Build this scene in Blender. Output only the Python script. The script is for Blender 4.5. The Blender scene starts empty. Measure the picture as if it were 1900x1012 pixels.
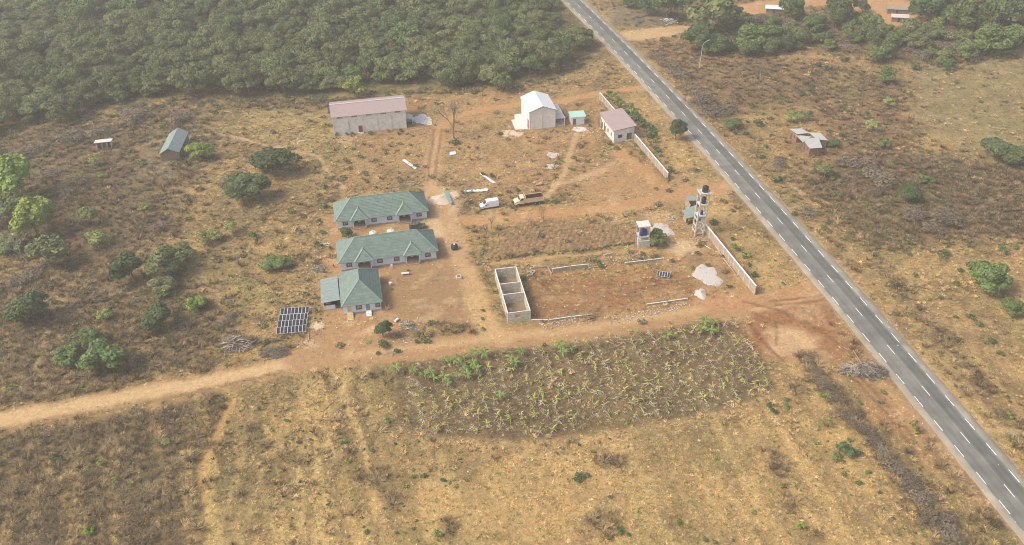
import bpy, math, random
import numpy as np
from mathutils import Matrix, Vector

# ------------------------------------------------------------------ camera, sky, sun, exposure
SC = bpy.context.scene
COL = SC.collection
F, TH, RO, H = 1700.0, math.radians(35.0), math.radians(1.2), 143.0
cam = bpy.data.cameras.new('drone_camera')
cam.sensor_width = 36; cam.lens = F / 1900 * 36; cam.clip_end = 9000; cam.clip_start = 1
cam_o = bpy.data.objects.new('drone_camera', cam); COL.objects.link(cam_o)
cam_o.matrix_world = Matrix.Translation((0, 0, H)) @ Matrix.Rotation(math.radians(90) - TH, 4, 'X') @ Matrix.Rotation(-RO, 4, 'Z')
SC.camera = cam_o

SUN_EL, SUN_AZ = math.radians(46), math.radians(-104)      # azimuth clockwise from +Y
w = bpy.data.worlds.new('World'); SC.world = w; w.use_nodes = True
nt = w.node_tree
sky = nt.nodes.new('ShaderNodeTexSky'); sky.sky_type = 'NISHITA'; sky.sun_disc = False
sky.sun_elevation = SUN_EL; sky.sun_rotation = SUN_AZ; sky.dust_density = 5.0; sky.air_density = 1.0; sky.ozone_density = 1.5
bg = nt.nodes['Background']; bg.inputs[1].default_value = 0.145
nt.links.new(sky.outputs[0], bg.inputs[0])
sl = bpy.data.lights.new('sun', 'SUN'); sl.energy = 1.7; sl.angle = math.radians(16); sl.color = (1.0, 0.93, 0.80)
so = bpy.data.objects.new('sun', sl); COL.objects.link(so); so.location = (0, 0, 200)
sd = Vector((math.cos(SUN_EL) * math.sin(SUN_AZ), math.cos(SUN_EL) * math.cos(SUN_AZ), math.sin(SUN_EL)))
so.rotation_euler = sd.to_track_quat('Z', 'Y').to_euler()
SC.view_settings.view_transform = 'Standard'; SC.view_settings.look = 'None'
SC.view_settings.exposure = 0.48; SC.view_settings.gamma = 1.0; SC.view_settings.use_curve_mapping = False
SC.render.engine = 'CYCLES'
SC.cycles.filter_width = 1.05; SC.cycles.use_denoising = True; SC.cycles.denoising_prefilter = 'NONE'; SC.cycles.max_bounces = 5; SC.cycles.volume_bounces = 1; SC.cycles.diffuse_bounces = 3

# ------------------------------------------------------------------ helpers
R = random.Random(7)
RNG = np.random.default_rng(7)
def at(px, py, z=0.0):
    """measured point of the photograph -> the place it stands on"""
    u, v = px - 950.0, py - 506.0
    c, s = math.cos(RO), math.sin(RO)
    u, v = c * u - s * v, s * u + c * v
    dy = math.cos(TH) - v / F * math.sin(TH); dz = -math.sin(TH) - v / F * math.cos(TH)
    t = (H - z) / -dz
    return (u / F * t, dy * t)
def at3(px, py, z=0.0):
    a = at(px, py, z); return (a[0], a[1], z)

def tag(o, label=None, cat=None, group=None, kind=None):
    if label: o['label'] = label
    if cat: o['category'] = cat
    if group: o['group'] = group
    if kind: o['kind'] = kind
    return o
def thing(name, label, cat, loc=(0, 0, 0), rz=0.0, group=None):
    o = bpy.data.objects.new(name, None); COL.objects.link(o)
    o.empty_display_size = 0.3
    o.location = (loc[0], loc[1], loc[2] if len(loc) > 2 else 0); o.rotation_euler = (0, 0, rz)
    return tag(o, label, cat, group)
def link(name, me, parent=None):
    o = bpy.data.objects.new(name, me); COL.objects.link(o)
    if parent: o.parent = parent
    return o
def copy_tree(o, label=None, group=None):
    r = o.copy(); COL.objects.link(r)
    for ch in o.children:
        c = ch.copy(); COL.objects.link(c); c.parent = r
        for g in ch.children:
            d = g.copy(); COL.objects.link(d); d.parent = c
    if label: r['label'] = label
    if group: r['group'] = group
    return r

class MB:
    def __init__(s): s.v = []; s.f = []; s.m = []; s.mi = 0
    def add(s, vs, fs):
        n = len(s.v); s.v += [tuple(x) for x in vs]
        for f in fs: s.f.append(tuple(i + n for i in f)); s.m.append(s.mi)
        return s
    def box(s, x0, x1, y0, y1, z0, z1):
        return s.add([(x0,y0,z0),(x1,y0,z0),(x1,y1,z0),(x0,y1,z0),(x0,y0,z1),(x1,y0,z1),(x1,y1,z1),(x0,y1,z1)],
                     [(0,3,2,1),(4,5,6,7),(0,1,5,4),(1,2,6,5),(2,3,7,6),(3,0,4,7)])
    def obox(s, c, size, rz=0.0, ry=0.0, rx=0.0):
        M = Matrix.Translation(c) @ Matrix.Rotation(rz, 4, 'Z') @ Matrix.Rotation(ry, 4, 'Y') @ Matrix.Rotation(rx, 4, 'X')
        a, b, d = [k / 2 for k in size]
        vs = [M @ Vector(p) for p in ((-a,-b,-d),(a,-b,-d),(a,b,-d),(-a,b,-d),(-a,-b,d),(a,-b,d),(a,b,d),(-a,b,d))]
        return s.add(vs, [(0,3,2,1),(4,5,6,7),(0,1,5,4),(1,2,6,5),(2,3,7,6),(3,0,4,7)])
    def bar(s, p, q, w, h=None):
        p, q = Vector(p), Vector(q); h = h or w
        d = (q - p); L = d.length; z = Vector((0, 0, 1)); x = d.normalized()
        if abs(x.z) > .98: z = Vector((0, 1, 0))
        y = z.cross(x).normalized(); z = x.cross(y)
        vs = []
        for e in (p, q):
            for a, b in ((-1,-1),(1,-1),(1,1),(-1,1)): vs.append(e + y * a * w / 2 + z * b * h / 2)
        return s.add(vs, [(0,1,2,3),(7,6,5,4),(0,4,5,1),(1,5,6,2),(2,6,7,3),(3,7,4,0)])
    def prism(s, poly, z0, z1):
        n = len(poly); z1s = z1 if isinstance(z1, (list, tuple)) else [z1] * n; z0s = z0 if isinstance(z0, (list, tuple)) else [z0] * n
        vs = [(p[0], p[1], z0s[i]) for i, p in enumerate(poly)] + [(p[0], p[1], z1s[i]) for i, p in enumerate(poly)]
        return s.add(vs, [tuple(range(n - 1, -1, -1)), tuple(range(n, 2 * n))] + [(i, (i + 1) % n, n + (i + 1) % n, n + i) for i in range(n)])
    def slab(s, pts, t):
        """closed plate: upper corners pts (3D), thickness t downwards"""
        n = len(pts)
        vs = [tuple(p) for p in pts] + [(p[0], p[1], p[2] - t) for p in pts]
        return s.add(vs, [tuple(range(n)), tuple(range(2 * n - 1, n - 1, -1))] + [(i, n + i, n + (i + 1) % n, (i + 1) % n) for i in range(n)])
    def cyl(s, p, q, r0, r1=None, n=10, cap=True):
        r1 = r0 if r1 is None else r1
        p, q = Vector(p), Vector(q); x = (q - p).normalized(); z = Vector((0, 0, 1)) if abs(x.z) < .9 else Vector((0, 1, 0))
        y = z.cross(x).normalized(); z = x.cross(y)
        vs = [e + (y * math.cos(2 * math.pi * i / n) + z * math.sin(2 * math.pi * i / n)) * r for e, r in ((p, r0), (q, r1)) for i in range(n)]
        fs = [(i, (i + 1) % n, n + (i + 1) % n, n + i) for i in range(n)]
        if cap: fs += [tuple(range(n - 1, -1, -1)), tuple(range(n, 2 * n))]
        return s.add(vs, fs)
    def lathe(s, prof, c=(0, 0, 0), n=16):
        vs = []
        for r, z in prof:
            vs += [(c[0] + r * math.cos(2 * math.pi * i / n), c[1] + r * math.sin(2 * math.pi * i / n), c[2] + z) for i in range(n)]
        fs = []
        for k in range(len(prof) - 1):
            fs += [(k*n + i, k*n + (i+1) % n, (k+1)*n + (i+1) % n, (k+1)*n + i) for i in range(n)]
        fs += [tuple(range(n - 1, -1, -1)), tuple(range((len(prof)-1)*n, len(prof)*n))]
        return s.add(vs, fs)
    def mesh(s, name, mats):
        me = bpy.data.meshes.new(name); me.from_pydata(s.v, [], s.f)
        if not isinstance(mats, (list, tuple)): mats = [mats]
        for m in mats: me.materials.append(m)
        if len(mats) > 1: me.polygons.foreach_set('material_index', s.m)
        me.update(); return me
    def build(s, name, mats, parent=None):
        return link(name, s.mesh(name, mats), parent)

def mesh_np(name, v, q, mats, mi=None):
    v = np.asarray(v, np.float32); q = np.asarray(q, np.int32)
    me = bpy.data.meshes.new(name); k = q.shape[1]
    me.vertices.add(len(v)); me.vertices.foreach_set('co', v.ravel())
    me.loops.add(q.size); me.loops.foreach_set('vertex_index', q.ravel())
    me.polygons.add(len(q)); me.polygons.foreach_set('loop_start', np.arange(0, q.size, k, dtype=np.int32))
    try: me.polygons.foreach_set('loop_total', np.full(len(q), k, np.int32))
    except Exception: pass
    for m in (mats if isinstance(mats, (list, tuple)) else [mats]): me.materials.append(m)
    if mi is not None: me.polygons.foreach_set('material_index', np.asarray(mi, np.int32))
    me.update(calc_edges=True); me.validate(); return me

# ------------------------------------------------------------------ materials
def nodes(name):
    m = bpy.data.materials.new(name); m.use_nodes = True
    return m, m.node_tree, m.node_tree.nodes, m.node_tree.links, m.node_tree.nodes['Principled BSDF']
def mat(name, col, rough=.85, var=.15, scale=1.5, metal=0.0, bump=0.0, bscale=8.0, dirt=None, dirt_amt=.5, dirt_scale=.6, brick=None, seams=None):
    m, t, N, L, b = nodes(name)
    b.inputs['Roughness'].default_value = rough; b.inputs['Metallic'].default_value = metal
    b.inputs['Specular IOR Level'].default_value = .25
    tc = N.new('ShaderNodeTexCoord')
    n = N.new('ShaderNodeTexNoise'); n.inputs['Scale'].default_value = scale; n.inputs['Detail'].default_value = 6; n.inputs['Roughness'].default_value = .65
    L.new(tc.outputs['Object'], n.inputs['Vector'])
    mr = N.new('ShaderNodeMapRange'); mr.inputs[1].default_value = .3; mr.inputs[2].default_value = .7
    mr.inputs[3].default_value = 1 - var; mr.inputs[4].default_value = 1 + var
    L.new(n.outputs[0], mr.inputs[0])
    mul = N.new('ShaderNodeVectorMath'); mul.operation = 'SCALE'; mul.inputs[0].default_value = col
    L.new(mr.outputs[0], mul.inputs['Scale'])
    out = mul.outputs[0]
    if brick:
        bw, bh, ax, mort = brick
        cb = N.new('ShaderNodeCombineXYZ'); sp = N.new('ShaderNodeSeparateXYZ'); L.new(tc.outputs['Object'], sp.inputs[0])
        if ax == 'x': L.new(sp.outputs[0], cb.inputs[0])
        elif ax == 'y': L.new(sp.outputs[1], cb.inputs[0])
        else:
            ad = N.new('ShaderNodeMath'); ad.operation = 'ADD'; L.new(sp.outputs[0], ad.inputs[0]); L.new(sp.outputs[1], ad.inputs[1]); L.new(ad.outputs[0], cb.inputs[0])
        L.new(sp.outputs[2], cb.inputs[1])
        br = N.new('ShaderNodeTexBrick'); br.inputs['Scale'].default_value = 1; br.inputs['Brick Width'].default_value = bw; br.inputs['Row Height'].default_value = bh
        br.inputs['Mortar Size'].default_value = mort; br.inputs['Color1'].default_value = (1, 1, 1, 1); br.inputs['Color2'].default_value = (.7, .7, .7, 1); br.inputs['Mortar'].default_value = (.45, .42, .4, 1)
        L.new(cb.outputs[0], br.inputs['Vector'])
        mm = N.new('ShaderNodeVectorMath'); mm.operation = 'MULTIPLY'; L.new(out, mm.inputs[0]); L.new(br.outputs[0], mm.inputs[1]); out = mm.outputs[0]
    if seams:
        nn = N.new('ShaderNodeSeparateXYZ'); L.new(tc.outputs['Normal'], nn.inputs[0]); ps = N.new('ShaderNodeSeparateXYZ'); L.new(tc.outputs['Object'], ps.inputs[0])
        ax_ = N.new('ShaderNodeMath'); ax_.operation = 'ABSOLUTE'; L.new(nn.outputs[0], ax_.inputs[0]); ay_ = N.new('ShaderNodeMath'); ay_.operation = 'ABSOLUTE'; L.new(nn.outputs[1], ay_.inputs[0])
        gt = N.new('ShaderNodeMath'); gt.operation = 'GREATER_THAN'; L.new(ax_.outputs[0], gt.inputs[0]); L.new(ay_.outputs[0], gt.inputs[1])
        ms = N.new('ShaderNodeMix'); L.new(gt.outputs[0], ms.inputs[0]); L.new(ps.outputs[0], ms.inputs[2]); L.new(ps.outputs[1], ms.inputs[3])
        cb = N.new('ShaderNodeCombineXYZ'); L.new(ms.outputs[0], cb.inputs[0]); L.new(ps.outputs[2], cb.inputs[1])
        br = N.new('ShaderNodeTexBrick'); br.inputs['Scale'].default_value = 1; br.inputs['Brick Width'].default_value = seams[0]; br.inputs['Row Height'].default_value = seams[1]; br.inputs['Mortar Size'].default_value = seams[2]
        br.inputs['Color1'].default_value = (1.06, 1.06, 1.06, 1); br.inputs['Color2'].default_value = (.84, .86, .86, 1); br.inputs['Mortar'].default_value = (.70, .74, .72, 1)
        L.new(cb.outputs[0], br.inputs['Vector'])
        mm = N.new('ShaderNodeVectorMath'); mm.operation = 'MULTIPLY'; L.new(out, mm.inputs[0]); L.new(br.outputs[0], mm.inputs[1]); out = mm.outputs[0]
    if dirt:
        n2 = N.new('ShaderNodeTexNoise'); n2.inputs['Scale'].default_value = dirt_scale; n2.inputs['Detail'].default_value = 8; n2.inputs['Roughness'].default_value = .7
        L.new(tc.outputs['Object'], n2.inputs['Vector'])
        r2 = N.new('ShaderNodeMapRange'); r2.inputs[1].default_value = .45; r2.inputs[2].default_value = .7; r2.inputs[3].default_value = 0; r2.inputs[4].default_value = dirt_amt
        L.new(n2.outputs[0], r2.inputs[0])
        mx = N.new('ShaderNodeMix'); mx.data_type = 'RGBA'; L.new(r2.outputs[0], mx.inputs[0]); L.new(out, mx.inputs[6]); mx.inputs[7].default_value = (*dirt, 1)
        out = mx.outputs[2]
    L.new(out, b.inputs['Base Color'])
    if bump:
        n3 = N.new('ShaderNodeTexNoise'); n3.inputs['Scale'].default_value = bscale; n3.inputs['Detail'].default_value = 5
        L.new(tc.outputs['Object'], n3.inputs['Vector'])
        bp = N.new('ShaderNodeBump'); bp.inputs['Strength'].default_value = bump; bp.inputs['Distance'].default_value = .1
        L.new(n3.outputs[0], bp.inputs['Height']); L.new(bp.outputs[0], b.inputs['Normal'])
    return m
def leaf_mat(name, c0, c1, obj_var=.35, rough=.6):
    """foliage: hue differs from leaf to leaf and from plant to plant"""
    m, t, N, L, b = nodes(name)
    b.inputs['Roughness'].default_value = rough; b.inputs['Specular IOR Level'].default_value = .2
    g = N.new('ShaderNodeNewGeometry'); oi = N.new('ShaderNodeObjectInfo')
    mx = N.new('ShaderNodeMix'); mx.data_type = 'RGBA'; mx.inputs[6].default_value = (*c0, 1); mx.inputs[7].default_value = (*c1, 1)
    L.new(g.outputs['Random Per Island'], mx.inputs[0])
    mr = N.new('ShaderNodeMapRange'); mr.inputs[3].default_value = 1 - obj_var; mr.inputs[4].default_value = 1 + obj_var
    L.new(oi.outputs['Random'], mr.inputs[0])
    hs = N.new('ShaderNodeHueSaturation')
    h2 = N.new('ShaderNodeMath'); h2.operation = 'MULTIPLY_ADD'; h2.inputs[1].default_value = 7.31; h2.inputs[2].default_value = .13
    L.new(oi.outputs['Random'], h2.inputs[0]); fr = N.new('ShaderNodeMath'); fr.operation = 'FRACT'; L.new(h2.outputs[0], fr.inputs[0])
    m3 = N.new('ShaderNodeMapRange'); m3.inputs[3].default_value = .485; m3.inputs[4].default_value = .515; L.new(fr.outputs[0], m3.inputs[0])
    L.new(m3.outputs[0], hs.inputs['Hue']); L.new(mr.outputs[0], hs.inputs['Value']); L.new(mx.outputs[2], hs.inputs['Color'])
    L.new(hs.outputs[0], b.inputs['Base Color'])
    return m

M = {}
M['green_roof'] = mat('green_roof', (.188, .258, .216), .55, .10, .5, bump=.15, bscale=6, dirt=(.24, .285, .235), dirt_amt=.45, dirt_scale=.5, seams=(1.25, .54, .045))
M['green_trim'] = mat('green_trim', (.25, .345, .295), .5, .06)
M['aqua_roof'] = mat('aqua_roof', (.26, .325, .295), .5, .08, 1.0, dirt=(.38, .42, .38), dirt_amt=.5)
M['mint_roof'] = mat('mint_roof', (.42, .66, .55), .45, .06, dirt=(.5, .6, .52), dirt_amt=.3)
M['pink_roof'] = mat('pink_roof', (.41, .315, .295), .55, .07, .7, dirt=(.46, .34, .31), dirt_amt=.35)
M['pale_ridge'] = mat('pale_ridge', (.62, .55, .53), .5, .05)
M['white_roof'] = mat('white_roof', (.82, .82, .82), .4, .04, dirt=(.66, .65, .63), dirt_amt=.25)
M['house_wall'] = mat('house_wall', (.68, .76, .87), .8, .05, .8, dirt=(.50, .44, .38), dirt_amt=.25, dirt_scale=.35)
M['plinth'] = mat('plinth', (.33, .36, .38), .85, .12, dirt=(.4, .27, .17), dirt_amt=.5)
M['plaster'] = mat('plaster', (.78, .78, .71), .9, .08, 1.2, dirt=(.42, .38, .30), dirt_amt=.5, dirt_scale=.8)
M['cream_wall'] = mat('cream_wall', (.82, .79, .72), .9, .06, 1.2, dirt=(.45, .38, .30), dirt_amt=.4, dirt_scale=.9)
M['concrete'] = mat('concrete', (.58, .56, .51), .9, .14, 1.5, dirt=(.33, .31, .28), dirt_amt=.5, dirt_scale=1.2, bump=.2)
M['pale_concrete'] = mat('pale_concrete', (.70, .67, .61), .9, .10, 1.0, dirt=(.45, .38, .31), dirt_amt=.5, dirt_scale=.8, bump=.2)
M['dark_inside'] = mat('dark_inside', (.10, .085, .075), .9, .2)  # shade of interiors and openings, put into the colour
M['glass'] = mat('glass', (.05, .05, .06), .15, .1)
M['frame_brown'] = mat('frame_brown', (.13, .075, .06), .6, .1)
M['curtain'] = mat('curtain', (.42, .36, .30), .8, .3, 4)
M['red_door'] = mat('red_door', (.27, .05, .045), .6, .15, dirt=(.3, .12, .1), dirt_amt=.4)
M['pink_door'] = mat('pink_door', (.62, .42, .36), .7, .1)
M['grey_door'] = mat('grey_door', (.22, .26, .27), .6, .1)
M['brown_door'] = mat('brown_door', (.20, .13, .09), .7, .2)
M['tile_floor'] = mat('tile_floor', (.36, .26, .18), .7, .12)
M['yellow_step'] = mat('yellow_step', (.60, .47, .25), .8, .10, dirt=(.35, .26, .16), dirt_amt=.4, dirt_scale=2)
M['white_paint'] = mat('white_paint', (.80, .80, .78), .55, .04)
M['van_white'] = mat('van_white', (.85, .86, .87), .3, .02, dirt=(.6, .5, .4), dirt_amt=.12)
M['cream_paint'] = mat('cream_paint', (.72, .62, .42), .45, .06, dirt=(.5, .38, .25), dirt_amt=.25)
M['tan_panel'] = mat('tan_panel', (.74, .58, .34), .6, .06, 2, dirt=(.5, .34, .2), dirt_amt=.2)
M['maroon'] = mat('maroon', (.17, .055, .045), .7, .25, 2, dirt=(.25, .14, .09), dirt_amt=.5)
M['rubber'] = mat('rubber', (.03, .028, .026), .8, .2)
M['hub'] = mat('hub', (.30, .27, .24), .6, .1)
M['black_plastic'] = mat('black_plastic', (.03, .033, .035), .45, .15)
M['blue_plastic'] = mat('blue_plastic', (.03, .045, .22), .45, .15)
M['navy'] = mat('navy', (.03, .035, .08), .5, .1)
M['yellow'] = mat('yellow', (.62, .45, .05), .5, .1)
M['chrome'] = mat('chrome', (.5, .5, .5), .35, .05, metal=.6)
M['suv_paint'] = mat('suv_paint', (.06, .085, .075), .25, .05, dirt=(.2, .18, .14), dirt_amt=.2)
M['block'] = mat('block', (.70, .67, .57), .95, .08, 2, brick=(.6, .3, 'xy', .03), bump=.3, dirt=(.38, .34, .28), dirt_amt=.4)
M['block_top'] = mat('block_top', (.74, .72, .66), .9, .15, 2)
M['shaded_wall_block'] = mat('shaded_wall_block', (.50, .43, .34), .95, .08, 2, brick=(.6, .3, 'xy', .03), bump=.3, dirt=(.36, .28, .20), dirt_amt=.4)  # darker, browner copy of block: the wall's shadow is put into its colour
M['wall_pillar'] = mat('wall_pillar', (.58, .52, .43), .95, .08, 2, dirt=(.4, .33, .25), dirt_amt=.4)
M['earth_floor'] = mat('earth_floor', (.25, .175, .11), .95, .3, 1.5, dirt=(.36, .30, .14), dirt_amt=.6)
M['red_brick'] = mat('red_brick', (.40, .225, .165), .95, .12, 2, brick=(.45, .25, 'xy', .035), bump=.3)
M['tan_brick'] = mat('tan_brick', (.42, .34, .23), .95, .12, 2, brick=(.5, .28, 'xy', .05), bump=.3)
M['rust_sheet'] = mat('rust_sheet', (.48, .49, .45), .7, .15, 1.2, dirt=(.25, .20, .15), dirt_amt=.4)
M['cell'] = mat('cell', (.028, .032, .042), .18, .2)
M['alu'] = mat('alu', (.62, .63, .64), .4, .05)
M['wood_pale'] = mat('wood_pale', (.50, .42, .31), .85, .25, 4)
M['wood_grey'] = mat('wood_grey', (.20, .165, .13), .9, .4, 4)
M['bark'] = mat('bark', (.20, .165, .13), .95, .3, 4)
M['bark_pale'] = mat('bark_pale', (.35, .31, .26), .95, .2, 4)
M['sheet_white'] = mat('sheet_white', (.80, .79, .75), .5, .08, 1.5)
M['sheet_green'] = mat('sheet_green', (.22, .33, .28), .5, .1)
M['sand'] = mat('sand', (.66, .52, .38), .95, .08, 1.5, bump=.4, bscale=3, dirt=(.52, .38, .25), dirt_amt=.5)
M['sand_white'] = mat('sand_white', (.54, .50, .44), .95, .08, 1.5, bump=.3, bscale=3, dirt=(.5, .42, .33), dirt_amt=.35)
M['thatch'] = mat('thatch', (.33, .29, .22), .95, .2, 3)
M['asphalt_mark'] = mat('road_paint', (.86, .86, .84), .6, .04, 3)
M['leaf_forest'] = leaf_mat('leaf_forest', (.085, .112, .036), (.185, .205, .078), .24)
M['leaf_dark'] = leaf_mat('leaf_dark', (.055, .088, .032), (.12, .16, .06), .18)
M['leaf_mid'] = leaf_mat('leaf_mid', (.075, .120, .032), (.175, .22, .07), .2)
M['leaf_bright'] = leaf_mat('leaf_bright', (.12, .20, .03), (.33, .40, .075), .12)
M['leaf_yellow'] = leaf_mat('leaf_yellow', (.17, .22, .05), (.33, .35, .11), .15)
M['leaf_grey'] = leaf_mat('leaf_grey', (.10, .125, .045), (.25, .265, .10), .15)
M['leaf_brown'] = leaf_mat('leaf_brown', (.135, .108, .078), (.25, .20, .14), .2)
M['banana_green'] = leaf_mat('banana_green', (.09, .16, .03), (.21, .28, .07), .2)
M['banana_yellow'] = leaf_mat('banana_yellow', (.23, .25, .035), (.44, .42, .10), .22)
M['banana_dead'] = leaf_mat('banana_dead', (.36, .30, .20), (.66, .56, .41), .2, .9)
def inst_mat(name, rough=.9, spread=.35):
    m, t, N, L, b = nodes(name)
    b.inputs['Roughness'].default_value = rough; b.inputs['Specular IOR Level'].default_value = .1
    a = N.new('ShaderNodeAttribute'); a.attribute_type = 'INSTANCER'; a.attribute_name = 'tint'
    g = N.new('ShaderNodeNewGeometry'); mr = N.new('ShaderNodeMapRange'); mr.inputs[3].default_value = 1 - spread; mr.inputs[4].default_value = 1 + spread
    L.new(g.outputs['Random Per Island'], mr.inputs[0])
    s = N.new('ShaderNodeVectorMath'); s.operation = 'SCALE'; L.new(a.outputs['Color'], s.inputs[0]); L.new(mr.outputs[0], s.inputs['Scale'])
    L.new(s.outputs[0], b.inputs['Base Color']); return m
M['scatter'] = inst_mat('scatter')

# ------------------------------------------------------------------ noise on arrays
class Lattice:
    def __init__(s, seed): s.t = np.random.default_rng(seed).random((256, 256)).astype(np.float32)
    def __call__(s, x, y, scale):
        x = np.asarray(x) / scale + 1000; y = np.asarray(y) / scale + 1000
        i = np.floor(x).astype(int); j = np.floor(y).astype(int); fx = x - i; fy = y - j
        fx = fx * fx * (3 - 2 * fx); fy = fy * fy * (3 - 2 * fy)
        a = s.t[i & 255, j & 255]; b = s.t[(i + 1) & 255, j & 255]; c = s.t[i & 255, (j + 1) & 255]; d = s.t[(i + 1) & 255, (j + 1) & 255]
        return (a * (1 - fx) + b * fx) * (1 - fy) + (c * (1 - fx) + d * fx) * fy
LA = [Lattice(k) for k in range(8)]
def fbm(x, y, scale, k=0, oct=4):
    s = 0; amp = 1; tot = 0
    for o in range(oct):
        s = s + LA[(k + o) % 8](x, y, scale / 2 ** o) * amp; tot += amp; amp *= .6
    return s / tot
def sm(e0, e1, x):
    t = np.clip((x - e0) / (e1 - e0), 0, 1); return t * t * (3 - 2 * t)
def pl_dist(X, Y, pts, closed=False):
    d = np.full(X.shape, 1e9); n = len(pts)
    for i in range(n if closed else n - 1):
        ax, ay = pts[i]; bx, by = pts[(i + 1) % n]; dx, dy = bx - ax, by - ay
        t = np.clip(((X - ax) * dx + (Y - ay) * dy) / (dx * dx + dy * dy + 1e-9), 0, 1)
        d = np.minimum(d, (X - ax - t * dx) ** 2 + (Y - ay - t * dy) ** 2)
    return np.sqrt(d)
def inside(X, Y, pts):
    c = np.zeros(X.shape, bool); n = len(pts)
    for i in range(n):
        ax, ay = pts[i]; bx, by = pts[(i + 1) % n]
        if ay == by: continue
        c ^= ((ay > Y) != (by > Y)) & (X < (bx - ax) * (Y - ay) / (by - ay) + ax)
    return c
def poly_mask(X, Y, pts, feather):
    d = pl_dist(X, Y, pts, True); s = np.where(inside(X, Y, pts), d, -d)
    return sm(-feather, feather, s)

# ------------------------------------------------------------------ the ground: where each kind of soil and cover lies
STRAW = (.41, .285, .130); TAN = (.36, .250, .140); BROWN = (.222, .166, .098); DBROWN = (.145, .112, .072)
RED = (.47, .275, .150); PALE = (.58, .42, .275); REDBR = (.285, .140, .078); CHALK = (.64, .55, .44)
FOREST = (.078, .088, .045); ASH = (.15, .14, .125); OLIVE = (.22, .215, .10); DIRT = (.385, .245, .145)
def P_(*a): return [at(a[i], a[i + 1]) for i in range(0, len(a), 2)]
FIELD_EDGE = P_(737,672, 860,650, 1000,632, 1150,612, 1320,592, 1372,600, 1412,650, 1442,725, 1340,768, 1200,790, 1000,822, 900,815, 775,812, 748,806, 737,775, 736,730)
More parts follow.
